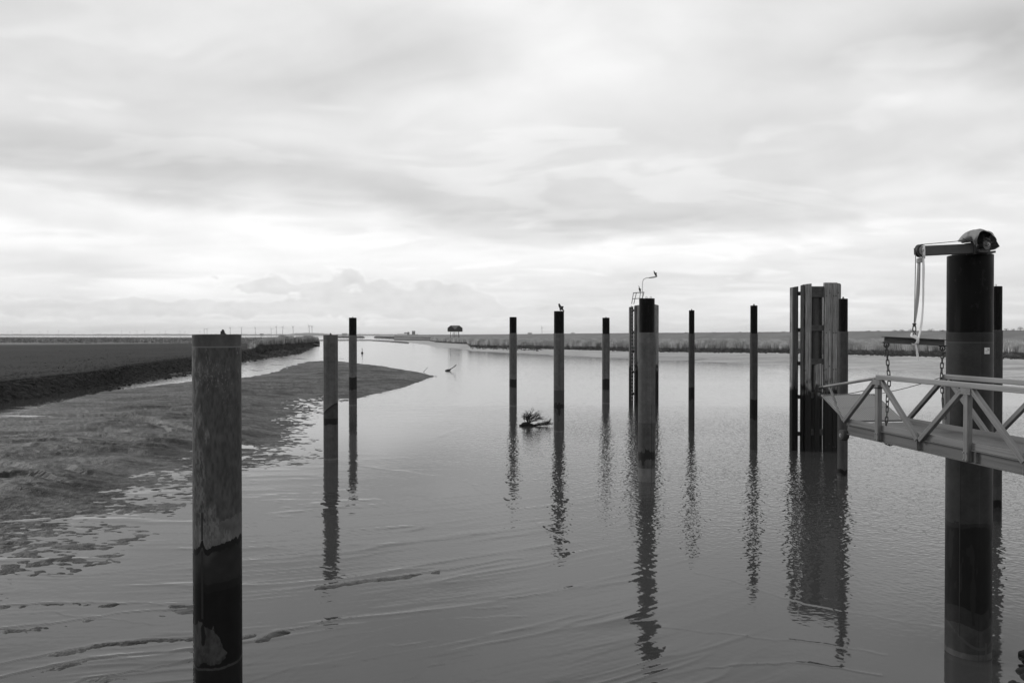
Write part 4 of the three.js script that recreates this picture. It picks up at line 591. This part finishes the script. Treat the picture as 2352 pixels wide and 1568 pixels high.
{ // canvas cover over the winch: a sagging hood, open towards the jetty on the right
  const mP = std({ map: tex(256, 256, (u, v) => 0.19 * (0.75 + 0.35 * fbm(u * 5, v * 5, 4) + 0.12 * fbm(u * 70, v * 70, 2))), roughness: 0.8, side: THREE.DoubleSide });
  const Z3 = (x, y, d) => at(2088.6 + x * 0.1122, 508 + y * 0.1122, d);
  // hoops from the closed left end to the open rim, each from front hem over the top to the back hem
  const hoops = [
    [[1010, 425, 13.28], [995, 405, 13.3], [1000, 392, 13.4], [1020, 380, 13.55], [1045, 385, 13.7], [1060, 400, 13.85], [1090, 440, 13.95]],
    [[1130, 430, 13.15], [1085, 380, 13.14], [1078, 320, 13.25], [1100, 280, 13.45], [1135, 275, 13.65], [1160, 330, 13.9], [1170, 440, 14.0]],
    [[1205, 425, 13.12], [1180, 350, 13.08], [1190, 270, 13.15], [1215, 215, 13.35], [1260, 205, 13.6], [1290, 270, 13.92], [1300, 440, 14.05]],
    [[1300, 400, 13.08], [1265, 320, 13.06], [1275, 240, 13.12], [1315, 192, 13.32], [1375, 182, 13.6], [1420, 260, 13.95], [1440, 470, 14.08]],
    [[1340, 500, 13.04], [1330, 380, 12.98], [1365, 265, 13.02], [1420, 195, 13.2], [1500, 178, 13.55], [1570, 250, 13.95], [1620, 480, 14.08]],
    [[1372, 480, 13.02], [1395, 350, 12.96], [1450, 232, 12.98], [1535, 212, 13.12], [1640, 213, 13.4], [1720, 290, 13.8], [1740, 420, 14.0]],
    [[1376, 560, 13.04], [1404, 345, 12.95], [1458, 226, 12.97], [1600, 212, 13.06], [1748, 280, 13.25], [1790, 380, 13.5], [1782, 430, 13.75]],
  ].map((h) => new THREE.CatmullRomCurve3(h.map((p) => Z3(...p))));
  const nu = 24, nv = 24, across = []; for (let j = 0; j <= nv; j++) across.push(new THREE.CatmullRomCurve3(hoops.map((h) => h.getPoint(j / nv))));
  const pos = [], uv = [], idx = []; for (let i = 0; i <= nu; i++) for (let j = 0; j <= nv; j++) { const p = across[j].getPoint(i / nu), f = 0.045 * (ridge(i / nu * 4 + 3, j / nv * 3 + 2, 3) - 0.55); pos.push(p.x, p.y + f, p.z + f); uv.push(i / nu, j / nv); if (i < nu && j < nv) { const a = i * (nv + 1) + j; idx.push(a, a + 1, a + nv + 1, a + 1, a + nv + 2, a + nv + 1); } }
  const g = new THREE.BufferGeometry(); g.setAttribute('position', new THREE.Float32BufferAttribute(pos, 3)); g.setAttribute('uv', new THREE.Float32BufferAttribute(uv, 2)); g.setIndex(idx); g.computeVertexNormals();
  const cover = thing('canvas_cover', 'crumpled grey canvas cover draped over the crane winch', 'cover', at(2250, 585, 13.5)), o = cover.position;
  const add = (n, q, m) => part(n, q.translate(-o.x, -o.y, -o.z), m, cover); add('hood', g, mP);
  const flapPts = [[1782, 420, 13.7], [1862, 515, 13.45], [1760, 580, 13.4], [1600, 612, 13.35], [1590, 590, 13.6], [1650, 560, 13.85], [1760, 470, 13.95]].map((p) => Z3(...p)), c = flapPts.reduce((a, b) => a.clone().add(b)).multiplyScalar(1 / 7).add(V(0, -0.02, -0.05)), fp = [], fi = [];
  for (const p of [c, ...flapPts, Z3(1785, 380, 13.45), Z3(1620, 440, 14.0)]) fp.push(p.x, p.y, p.z); for (let i = 1; i < 7; i++) fi.push(0, i, i + 1); fi.push(1, 8, 2, 7, 9, 1, 6, 9, 7, 1, 9, 8);
  const fg = new THREE.BufferGeometry(); fg.setAttribute('position', new THREE.Float32BufferAttribute(fp, 3)); fg.setAttribute('uv', new THREE.Float32BufferAttribute(new Array(20).fill(0).map((_, i) => (i * 0.37) % 1), 2)); fg.setIndex(fi); fg.computeVertexNormals(); add('hanging_flap', fg, mP);
  add('tie_cord', mergeGeometries([hose([Z3(1100, 345, 13.08), Z3(1160, 385, 13.02), Z3(1215, 425, 13.03)], 0.007, 10, 5), hose([Z3(1205, 425, 13.03), Z3(1250, 392, 13.0), Z3(1310, 372, 13.0)], 0.006, 10, 5)]), std({ color: 0.02, roughness: 0.8 }));
}
// ropes
const ropeTex = tex(64, 256, (u, v) => 0.8 * (0.72 + 0.35 * Math.sin((u * 2 + v * 60) * 6.283) * 0.4 + 0.3 * fbm(u * 8, v * 40, 3))), ropeMat = std({ map: ropeTex, roughness: 0.9 });
{
  const Z1 = (x, y, d) => at(1843.97 + x * 0.216, 508 + y * 0.216, d), r1 = thing('rope', 'long pale rope slung over the crane arm and knotted round the spreader beam', 'rope', Z1(1285, 380, 12.9)), o = r1.position, add = (p, n, q, m = ropeMat) => part(n, q.translate(-p.position.x, -p.position.y, -p.position.z), m, p);
  add(r1, 'arm_wrap', mergeGeometries([0, 1, 2].map((i) => hose([Z1(1262 + i * 13, 256, 13.1), Z1(1266 + i * 13, 262, 12.88), Z1(1277 + i * 9, 310, 12.86), Z1(1284 + i * 6, 375, 12.87), Z1(1286 + i * 5, 390, 12.92)], 0.017, 16, 7))));
  add(r1, 'strand', hose([[1287, 375, 12.88], [1284, 480, 12.86], [1286, 640, 12.84], [1286, 800, 12.82], [1278, 960, 12.78], [1268, 1090, 12.7], [1245, 1200, 12.62], [1220, 1280, 12.56], [1196, 1308, 12.6]].map((p) => Z1(...p)), 0.016, 60, 7));
  add(r1, 'strand', hose([[1287, 375, 12.9], [1294, 500, 12.88], [1288, 700, 12.86], [1280, 900, 12.8], [1262, 1085, 12.72], [1240, 1215, 12.64], [1212, 1292, 12.57]].map((p) => Z1(...p)), 0.012, 60, 7));
  add(r1, 'knot', mergeGeometries([hose([[1165, 1190, 12.62], [1162, 1225, 12.58], [1195, 1240, 12.55], [1222, 1262, 12.54], [1215, 1290, 12.55], [1190, 1310, 12.6], [1160, 1305, 12.66]].map((p) => Z1(...p)), 0.016, 30, 7), hose([[1180, 1215, 12.6], [1210, 1225, 12.56], [1232, 1262, 12.54], [1228, 1300, 12.56]].map((p) => Z1(...p)), 0.015, 20, 7)]));
  add(r1, 'tail', hose([[1200, 1305, 12.58], [1210, 1345, 12.58], [1222, 1410, 12.58], [1232, 1480, 12.58]].map((p) => Z1(...p)), 0.017, 20, 7));
  const r2 = thing('rope', 'greyer doubled rope tied under the crane sheave and running down to the hook', 'rope', Z1(1245, 420, 12.9)), gm = std({ map: ropeTex, color: 0.5, roughness: 0.9 });
  add(r2, 'lashing', mergeGeometries([0, 1, 2, 3].map((i) => new THREE.TorusGeometry(0.035, 0.014, 6, 14).rotateX(1.4 + i * 0.1).rotateZ(0.2).translate(...Z1(1243, 400 + i * 11, 12.92).toArray()))), gm);
  for (const [q, w] of [[[[1232, 425, 12.92], [1226, 560, 12.9], [1215, 760, 12.85], [1200, 960, 12.78], [1190, 1105, 12.72]], 0.014], [[[1248, 425, 12.92], [1245, 600, 12.9], [1238, 780, 12.85], [1215, 970, 12.78], [1192, 1105, 12.72]], 0.014], [[[1240, 425, 12.9], [1238, 560, 12.88], [1225, 800, 12.84], [1207, 1000, 12.76], [1191, 1100, 12.71]], 0.010]]) add(r2, 'strand', hose(q.map((p) => Z1(...p)), w, 40, 7), gm);
}
// spreader beam and its chains
{
  const a = at(2032, 780, 12.62), b = at(2170, 787, 12.78), sp = thing('spreader_beam', 'short steel spreader beam hanging level under the crane hook', 'beam', a.clone().add(b).multiplyScalar(0.5)), o = sp.position, add = (n, q, m) => part(n, q.translate(-o.x, -o.y, -o.z), m, sp);
  const up = V(0, 0.05, 0), dn = V(0, -0.05, 0), ax = b.clone().sub(a).normalize();
  add('web', bar(a, b, 0.012, 0.1, V(0, 1, 0), 0.002), rusty); add('flange', bar(a.clone().add(up).addScaledVector(ax, -0.02), b.clone().add(up).addScaledVector(ax, 0.02), 0.11, 0.011, V(0, 1, 0), 0.002), rusty); add('flange', bar(a.clone().add(dn).addScaledVector(ax, -0.02), b.clone().add(dn).addScaledVector(ax, 0.02), 0.11, 0.011, V(0, 1, 0), 0.002), rusty);
  const iron = std({ color: 0.06, roughness: 0.75, metalness: 0.3 }), linkG = (() => { const L = 0.036, w = 0.022, r = 0.0085, pts = []; for (let i = 0; i < 24; i++) { const t = i / 24 * 6.2832, c = Math.cos(t), s = Math.sin(t); pts.push(V(w * c, s * w + Math.sign(s) * L * 0.9, 0)); } return new THREE.TubeGeometry(new THREE.CatmullRomCurve3(pts, true), 40, r, 7, true); })();
  const chain = (label, pts) => {
    const c = new THREE.CatmullRomCurve3(pts), n = Math.round(c.getLength() / 0.088), g = thing('chain', label, 'chain', pts[0]);
    for (let i = 0; i < n; i++) { const p = c.getPointAt((i + 0.5) / n), t = c.getTangentAt((i + 0.5) / n), m = part('link', linkG, iron, g); m.quaternion.setFromUnitVectors(V(0, 1, 0), t).multiply(new THREE.Quaternion().setFromAxisAngle(V(0, 1, 0), 0.35 + (i % 2) * Math.PI / 2)); m.position.copy(p).sub(pts[0]); }
    part('shackle', [new THREE.TorusGeometry(0.04, 0.013, 8, 18).translate(0, -0.005, 0), rod(V(-0.06, 0.035, 0), V(0.06, 0.035, 0), 0.014)], iron, g); return g;
  };
  const c1 = at(2037, 791, 12.6);
  chain("rusty chain from the spreader beam's left end, looping under the gangway", [c1, at(2039.5, 830, 12.62), at(2043, 880, 12.64), at(2040, 905, 12.62), at(2038, 950, 12.62), at(2035.5, 985, 12.62), at(2034, 1005, 12.6), at(2036, 1016, 12.6), at(2040, 1020, 12.63), at(2050, 1019.5, 12.7), at(2062, 1018, 12.8)]);
  chain("rusty chain from the spreader beam's right end, down the gangway's far side", [at(2166, 799, 12.76), at(2165, 830, 12.74), at(2163.5, 860, 12.7), at(2165, 895, 12.62), at(2167, 930, 12.6), at(2171, 960, 12.62)]);
}

// ------------------------------------------------------------------ birds
const birdMat = std({ color: 0.02, roughness: 0.7 });
function bird(name, label, p, spine, radii, opts) {             // one body swept along its spine from tail to beak (metres, x towards the beak)
  const g = thing(name, label, 'bird', p, null), c = new THREE.CatmullRomCurve3(spine.map(([x, y]) => V(x, y, 0))), n = 30, k = 12, pos = [], idx = [];
  for (let i = 0; i <= n; i++) { const t = i / n, q = c.getPoint(t), tg = c.getTangent(t), f = t * (radii.length - 1), a = Math.min(radii.length - 2, Math.floor(f)), r = lerp(radii[a], radii[a + 1], sstep(f - a, 0, 1)), nx = -tg.y, ny = tg.x; for (let j = 0; j < k; j++) { const s = j / k * 6.2832; pos.push(q.x + nx * r * Math.cos(s), q.y + ny * r * Math.cos(s), r * 0.85 * Math.sin(s)); if (i < n) { const u = i * k + j, v = i * k + (j + 1) % k; idx.push(u, v, u + k, v, v + k, u + k); } } }
  const b = new THREE.BufferGeometry(); b.setAttribute('position', new THREE.Float32BufferAttribute(pos, 3)); b.setIndex(idx); b.computeVertexNormals();
  part('body', b, birdMat, g);
  for (const s of [-1, 1]) { part('wing', new THREE.SphereGeometry(1, 12, 8).scale(opts.wing[0], opts.wing[1], 0.035).rotateZ(opts.wing[2]).translate(opts.wing[3], opts.wing[4], s * opts.wing[5]), std({ color: 0.035, roughness: 0.7 }), g); part('leg', rod(V(opts.leg, 0, s * 0.05), V(opts.leg + 0.02, opts.legH, s * 0.05), 0.012, 0.018, 6), birdMat, g); }
  g.rotation.y = opts.turn; return g;
}
const corm = [[[-0.16, 0.0], [-0.12, 0.10], [-0.05, 0.26], [0.02, 0.42], [0.05, 0.56], [0.06, 0.66], [0.06, 0.75], [0.11, 0.80], [0.20, 0.80]], [0.012, 0.045, 0.10, 0.115, 0.075, 0.042, 0.036, 0.042, 0.006]];
const cOpts = { wing: [0.08, 0.22, 0.35, -0.06, 0.28, 0.085], leg: -0.02, legH: 0.14, turn: Math.PI - 0.25 };
bird('cormorant', 'dark cormorant standing upright on the guard rail of the laddered dolphin', at(1469.5, 671.2, 64.1), ...corm, { ...cOpts, wing: [0.08, 0.22, 0.35, -0.06, 0.28, 0.085] }).scale.setScalar(0.66);
{ const b = bird('cormorant', 'dark cormorant standing on the tip of the lamp arm', at(1505.5, 635.2, 64.9), [[-0.22, 0.0], [-0.16, 0.08], [-0.07, 0.22], [0.03, 0.38], [0.09, 0.48], [0.12, 0.56], [0.13, 0.61], [0.17, 0.64], [0.25, 0.62]], [0.012, 0.05, 0.10, 0.115, 0.08, 0.05, 0.048, 0.046, 0.006], cOpts); b.scale.setScalar(0.75); }
bird('hawk', 'dark bird of prey hunched on the top of a black-topped pile', [P5.userData.at[0] + 0.1, P5.userData.at[2], -P5.userData.at[1]], [[-0.24, -0.01], [-0.17, 0.07], [-0.09, 0.16], [0.0, 0.26], [0.06, 0.34], [0.08, 0.40], [0.09, 0.44], [0.13, 0.44], [0.16, 0.41]], [0.02, 0.045, 0.075, 0.095, 0.085, 0.062, 0.06, 0.045, 0.006], { wing: [0.07, 0.17, 0.75, -0.06, 0.2, 0.07], leg: -0.03, legH: 0.1, turn: Math.PI - 0.3 }).scale.setScalar(0.95);

// ------------------------------------------------------------------ driftwood, stakes, perches
const wood = std({ specularIntensity: 0.3, color: 0.012, roughness: 0.9 });
{
  const p = ground(1212, 978), g = thing('driftwood_bush', 'leafless uprooted bush stranded in the water between two piles', 'driftwood', p), twig = [];
  const grow = (a, dirv, len, r, lv) => { const b = a.clone().addScaledVector(dirv, len); const m = a.clone().lerp(b, 0.5).add(V(rr(-1, 1), rr(-0.4, 1), rr(-1, 1)).multiplyScalar(len * 0.07)); twig.push(new THREE.TubeGeometry(new THREE.CatmullRomCurve3([a, m, b]), 4, r, 4)); if (lv > 0) for (let i = 0; i < (lv > 1 ? 3 : 2) + (rnd() < 0.5); i++) grow(a.clone().lerp(b, rr(0.4, 1)), dirv.clone().add(V(rr(-0.55, 0.75), rr(-0.45, 0.45), rr(-0.6, 0.6))).normalize(), len * rr(0.5, 0.8), r * 0.62, lv - 1); };
  for (let i = 0; i < 20; i++) { const t = i / 19, ang = lerp(2.2, 0.35, t); grow(V(rr(-0.15, 0.12), 0.15, rr(-0.15, 0.15)), V(Math.cos(ang), Math.sin(ang), rr(-0.4, 0.4)).normalize(), lerp(0.34, 0.62, Math.sin(t * 1.5)) * rr(0.75, 1.1), rr(0.011, 0.017), 3); }
  for (let i = 0; i < 17; i++) { const t = rr(0.15, 0.9); grow(V(1.5 * t, 0.04 + 0.06 * t, 0.04 * t), V(0.85, rr(-0.05, 0.65), rr(-0.5, 0.5)).normalize(), rr(0.25, 0.5), rr(0.010, 0.014), 2); }
  part('branches', twig, wood, g).userData.kind = 'stuff';
  const st = rock(31).scale(0.34, 0.30, 0.3).translate(-0.1, 0.05, 0); part('root_stump', [st, rock(37).scale(0.22, 0.2, 0.22).translate(0.18, 0.04, 0.05), rod(V(-0.55, -0.02, 0.02), V(-0.1, 0.08, 0), 0.10, 0.13, 9)], wood, g); part('trunk', [rod(V(0, 0.02, 0), V(1.5, 0.1, 0.05), 0.07, 0.02, 7)], wood, g);
}
{
  const p = ground(1036, 851.5), g = thing('floating_log', 'drifting log with one raised limb out on the water', 'driftwood', p), k = 1.2, m = std({ color: 0.05, roughness: 0.85 });
  part('trunk', new THREE.SphereGeometry(1, 16, 10).scale(0.42, 0.16, 0.2).rotateZ(0.18).translate(-0.45, 0.08, 0), m, g); part('limb', [hose([V(-0.3, 0.12, 0), V(0.1, 0.36, 0), V(0.5, 0.62, 0.02), V(0.72, 0.82, 0.02)], 0.055, 16, 7), new THREE.SphereGeometry(1, 10, 8).scale(0.17, 0.06, 0.06).rotateZ(0.75).translate(0.6, 0.74, 0.02)], m, g); g.scale.setScalar(k);
}
for (const [px, py, top, r, label] of [[1511, 1018, 981, 0.022, 'slim stake standing in the water right of the thick pile'], [966, 854, 844, 0.04, 'leaning stick at the tip of the mud spit']]) {
  const p = ground(px, py), d = -p.z, g = thing('stake', label, 'stake', p); part('pole', [rod(V(0, -0.5, 0), px === 966 ? V(1.1, at(px, top, d).y, 0) : V(0, at(px, top, d).y, 0), r, r * 0.8, 7)], wood, g); part('pole_tip', [rod(px === 966 ? V(1.1, at(px, top, d).y, 0) : V(0, at(px, top, d).y, 0), px === 966 ? V(1.16, at(px, top, d).y + 0.03, 0) : V(0, at(px, top, d).y + 0.05, 0), r * 0.8, r * 0.3, 7)], wood, g);
}
for (const [px, py, top, label] of [[831.5, 811, 801, 'small dark perch buoy in the channel, the nearer of two'], [803, 799, 790, "small dark perch buoy, the farther of two, beside the spit's black-topped pile"]]) {
  const p = ground(px, py), d = -p.z, h = at(px, top, d).y, g = thing('channel_buoy', label, 'buoy', p, 'perch buoys in the channel'); part('float', new THREE.LatheGeometry([[0.01, -0.2], [0.35, -0.1], [0.4, 0.15], [0.16, 0.45], [0.1, 0.5]].map((q) => new THREE.Vector2(...q)), 14), wood, g); part('staff', rod(V(0, 0.3, 0), V(0, h, 0), 0.1, 0.08, 7), wood, g); part('topmark', new THREE.ConeGeometry(0.18, 0.4, 8).translate(0, h, 0), wood, g);
}

// ------------------------------------------------------------------ bird hide on stilts
{
  const d = 560, s = d / F * 0.16, Y = (y) => at(1045, 733.8 + y * 0.16, d).y, Xp = (x) => at(809.1 + x * 0.16, 769, d).x, x0 = Xp(1367), x1 = Xp(1577), c = (x0 + x1) / 2, W2 = (x1 - x0) / 2, yb = Y(173), ye = Y(120), yr = Y(84);
  const g = thing('bird_hide', 'dark bird hide house on stilts rising over the reeds', 'hide', [c, 0, -d]), wallM = std({ map: tex(64, 256, (u, v) => 0.026 * (0.6 + 0.8 * fbm(u * 3, v * 60, 3))), roughness: 0.9 }), roofM = std({ map: tex(128, 128, (u, v) => 0.085 * (0.7 + 0.6 * fbm(u * 20, v * 6, 3))), roughness: 0.9 }), dep = 5;
  const wing = (sg) => { const sh = new THREE.Shape(), in_ = 0; sh.moveTo(0, yb); sh.lineTo(sg * W2, yb); sh.lineTo(sg * W2, ye); sh.lineTo(sg * W2 * 0.56, yr - 0.05); sh.lineTo(0, Y(140)); sh.closePath(); return new THREE.ExtrudeGeometry(sh, { depth: dep, bevelEnabled: false }).translate(0, 0, -dep); };
  part('wall', wing(-1), wallM, g); part('wall', wing(1).translate(0, 0, -0.003), wallM, g);
  const tri = (a, b, c2, d2) => { const q = new THREE.BufferGeometry(), P = [a, b, c2, d2].filter(Boolean), t = 0.06, all = [...P, ...P.map((p) => [p[0], p[1] - t, p[2]])], n = P.length, ix = []; for (let i = 1; i < n - 1; i++) ix.push(0, i, i + 1, n, n + i + 1, n + i); for (let i = 0; i < n; i++) { const j = (i + 1) % n; ix.push(i, n + i, j, j, n + i, n + j); } q.setAttribute('position', new THREE.Float32BufferAttribute(all.flat(), 3)); q.setAttribute('uv', new THREE.Float32BufferAttribute(all.flatMap((p) => [p[0] * 0.2, p[2] * 0.2 + p[1] * 0.1]), 2)); q.setIndex(ix); const z = q.toNonIndexed(); z.computeVertexNormals(); return z; };
  const a = W2 * 0.56, m = Y(138);
  part('roof', tri([-W2 - 0.1, ye - 0.05, 0.12], [-a, yr, 0.12], [-a, yr, -dep - 0.1], [-W2 - 0.1, ye - 0.05, -dep - 0.1]), roofM, g); part('roof', tri([a, yr, 0.12], [W2 + 0.1, ye - 0.05, 0.12], [W2 + 0.1, ye - 0.05, -dep - 0.1], [a, yr, -dep - 0.1]), roofM, g);
  part('roof', tri([-a, yr, 0.1], [0.05, m, 0.75], [a, yr, 0.1]), std({ color: 0.15, roughness: 0.9 }), g); part('roof', tri([-a, yr, 0.08], [a, yr, 0.08], [a, yr, -dep - 0.1], [-a, yr, -dep - 0.1]), roofM, g);
  for (const [x, y] of [[-W2 * 0.45, (ye + yr) / 2 - 1.2], [W2 * 0.5, (ye + yr) / 2 - 1.2]]) part('window', box(1.5, 0.7, 0.08, x, y, 0.05), std({ color: 0.005, roughness: 0.3 }), g);
  for (const [t, b, z] of [[1413, 1405, 0], [1467, 1463, 0], [1482, 1483, -dep], [1528, 1538, 0], [1440, 1436, -dep], [1510, 1516, -dep]]) part('stilt', rod(V(Xp(b) - c, 1.8, z), V(Xp(t) - c, yb, z - 0.1), 0.2, 0.17, 7), wallM, g);
}

// ------------------------------------------------------------------ wind turbines, masts and buildings far across the bay
const hazy = std({ color: 0.30, roughness: 0.7 });
function turbineGeo() {
  const g = new THREE.Group(); part('tower', new THREE.CylinderGeometry(1.3, 2.3, 70, 8).translate(0, 35, 0), hazy, g); part('nacelle', box(3.5, 3.6, 9, 0, 71, 0, 0.5), hazy, g);
  for (let i = 0; i < 3; i++) { const m = part('blade', new THREE.ConeGeometry(1.5, 30, 5).scale(1, 1, 0.35).translate(0, 15, 0), hazy, g); m.position.set(0, 71, 5); m.rotation.z = i * 2.0944; }
  return g;
}
const turbineProto = turbineGeo();
const turb = (px, hubPy, d, label, group) => { const h = at(px, hubPy, d).y, s = h / 71, g = turbineProto.clone(); g.name = numbered('wind_turbine'); g.position.set((px - 1176) / F * d, 0, -d); g.scale.setScalar(s); g.rotation.y = rr(-0.9, 0.9); const a = rr(0, 2); for (const c of g.children) if (c.name === 'blade') { c.rotation.z += a; } scene.add(g); tag(g, label, 'wind turbine', group); };
const ORD = ['first', 'second', 'third', 'fourth', 'fifth', 'sixth', 'seventh', 'eighth', 'ninth', 'tenth', 'eleventh', 'twelfth', 'thirteenth', 'fourteenth', 'fifteenth', 'sixteenth'];
[[528.4, 752.5], [554, 752.5], [586, 752.5], [622.5, 755], [634.5, 751], [648.8, 751], [672.9, 750.5], [710, 748.5], [716.4, 750]].forEach(([px, py], i) => turb(px, py, 5600 + (i % 3) * 150, ORD[i] + ' from left of the clear wind turbines between the two leftmost piles', 'wind turbines on the far coast'));
[17, 27, 47, 89, 109, 134, 170, 212.5, 279, 297.6, 314, 331.6, 365.8, 379.6, 413, 424].forEach((px, i) => turb(px, 761.5 - (i % 3), 8200 + (i % 4) * 150, ORD[i] + ' from left of the faint wind turbines left of the leftmost pile', 'faint wind turbines on the left horizon'));
[458.7, 468.6, 475].forEach((px, i) => turb(px, i ? 755.5 : 761, 7400, ORD[i] + ' from left of the faint wind turbines above the leftmost pile', 'faint wind turbines on the left horizon'));
turb(1245, 752, 5200, 'lone wind turbine above the driftwood bush, between two piles', 'wind turbines on the far coast');
function building(label, px0, px1, topPy, d, tone) { const x0 = (px0 - 1176) / F * d, x1 = (px1 - 1176) / F * d, h = at(px0, topPy, d).y, w = x1 - x0, m = std({ color: tone, roughness: 0.9 }), g = thing('far_building', label, 'building', [(x0 + x1) / 2, 0, -d], 'buildings on the far coast'); part('wall', box(w, h, w * 0.6 + 8, 0, h / 2, 0, 0.2), m, g); part('roof', box(w * 0.94, 1.4, (w * 0.6 + 8) * 0.94, 0, h + 0.7, 0, 0.2), m, g); for (let i = 0; i < 2; i++) part('door', box(w * 0.12, Math.min(5, h * 0.4), 0.3, (i - 0.5) * w * 0.5, Math.min(5, h * 0.4) / 2 + 0.3, w * 0.3 + 4.1, 0.05), std({ color: tone * 0.5 }), g); }
building('tall square tower block on the horizon left of the bird hide', 946.5, 953, 760.5, 3600, 0.10);
building('small slab beside the tower block on the horizon', 936, 940, 762.8, 3700, 0.12); building('low block left of the tower block on the horizon', 928.5, 937, 764, 3800, 0.14);
building('long white shed at the foot of the horizon blocks', 913, 934, 766.6, 3300, 0.75); building('wide low shed on the coast below the clear turbines', 597, 604, 766.2, 6300, 0.16); building('low hall on the coast right of the second pile', 786, 796, 765.6, 6200, 0.18); building('flat hall on the horizon right of the bird hide', 1212, 1222, 764.8, 2900, 0.3);

// ------------------------------------------------------------------ bushes and bare trees on the dike
const leafG = (() => { const p = []; for (let i = 0; i < 900; i++) { let x, y, z; do { x = rr(-1, 1); y = rr(0, 1); z = rr(-1, 1); } while (x * x + (y * 1.0) ** 2 + z * z > 1 || fbm(x * 2 + 5, y * 2 + z, 2) < 0.36); const s = 0.05; for (let k = 0; k < 3; k++) p.push(x + rr(-s, s), y + rr(-s, s), z + rr(-s, s)); } const g = new THREE.BufferGeometry(); g.setAttribute('position', new THREE.Float32BufferAttribute(p, 3)); g.computeVertexNormals(); return g; })();
const bushMat = new THREE.MeshPhysicalMaterial({ color: grey(0.05), roughness: 1, side: THREE.DoubleSide });
function bush(name, label, px, w, h, group, trunk = 0.25) { const [iv, hc] = dikeCrest(px), d = 1 / iv - 4, g = thing(name, label, name === 'bush' ? 'bush' : 'tree', [(px - 1176) / F * d, hc - 0.35, -d], group); const m = part('crown', leafG, bushMat, g); m.scale.set(w, h, w); m.position.y = h * trunk; m.rotation.y = px; part(name === 'bush' ? 'stem' : 'trunk', [rod(V(0, -0.3, 0), V(0.05, h * (trunk + 0.5), 0), 0.12, 0.04, 6), rod(V(0, h * trunk, 0), V(w * 0.5, h * (trunk + 0.6), 0.1), 0.06, 0.02, 5), rod(V(0, h * trunk, 0), V(-w * 0.5, h * (trunk + 0.55), 0), 0.06, 0.02, 5)], bushMat, g); }
const where = { 1316: 'right of the pile with the bird of prey', 1577: 'left of the first thin pile', 1640: 'midway between the two thin piles', 1700: 'left of the second thin pile', 1800: 'just left of the plank-clad dolphin', 1995: 'right of the plank-clad dolphin', 2018: 'second right of the plank-clad dolphin', 2056: 'above the left end of the spreader beam', 2072: 'above the spreader beam, left of the hook', 2094: 'directly behind the hook', 2139: 'above the right end of the spreader beam', 2165: 'just left of the crane pile' };
for (const [px, w, h] of [[1316, 2.6, 1.9], [1577, 2, 0.8], [1640, 2.4, 0.7], [1700, 1.2, 0.9], [1800, 2.2, 0.8], [1995, 2.0, 0.9], [2018, 1.6, 0.8], [2056, 1.9, 1.1], [2072, 1.7, 1.4], [2094, 2.1, 1.5], [2139, 2.0, 1.6], [2165, 2.0, 1.0]]) bush('bush', 'low skyline bush, ' + where[px], px, w, h, 'bushes on the dike', 0.1);
for (const [px, w, h, l] of [[2312, 1.3, 1.3, 'small bare tree on the dike just right of the thin pile behind the crane pile'], [2328, 1.2, 1.0, 'lowest bare tree on the dike near the right edge'], [2345, 1.6, 1.9, 'taller bare tree on the dike at the right edge']]) bush('tree', l, px, w, h, 'bare trees on the dike', 0.3);

renderer.render(scene, camera);
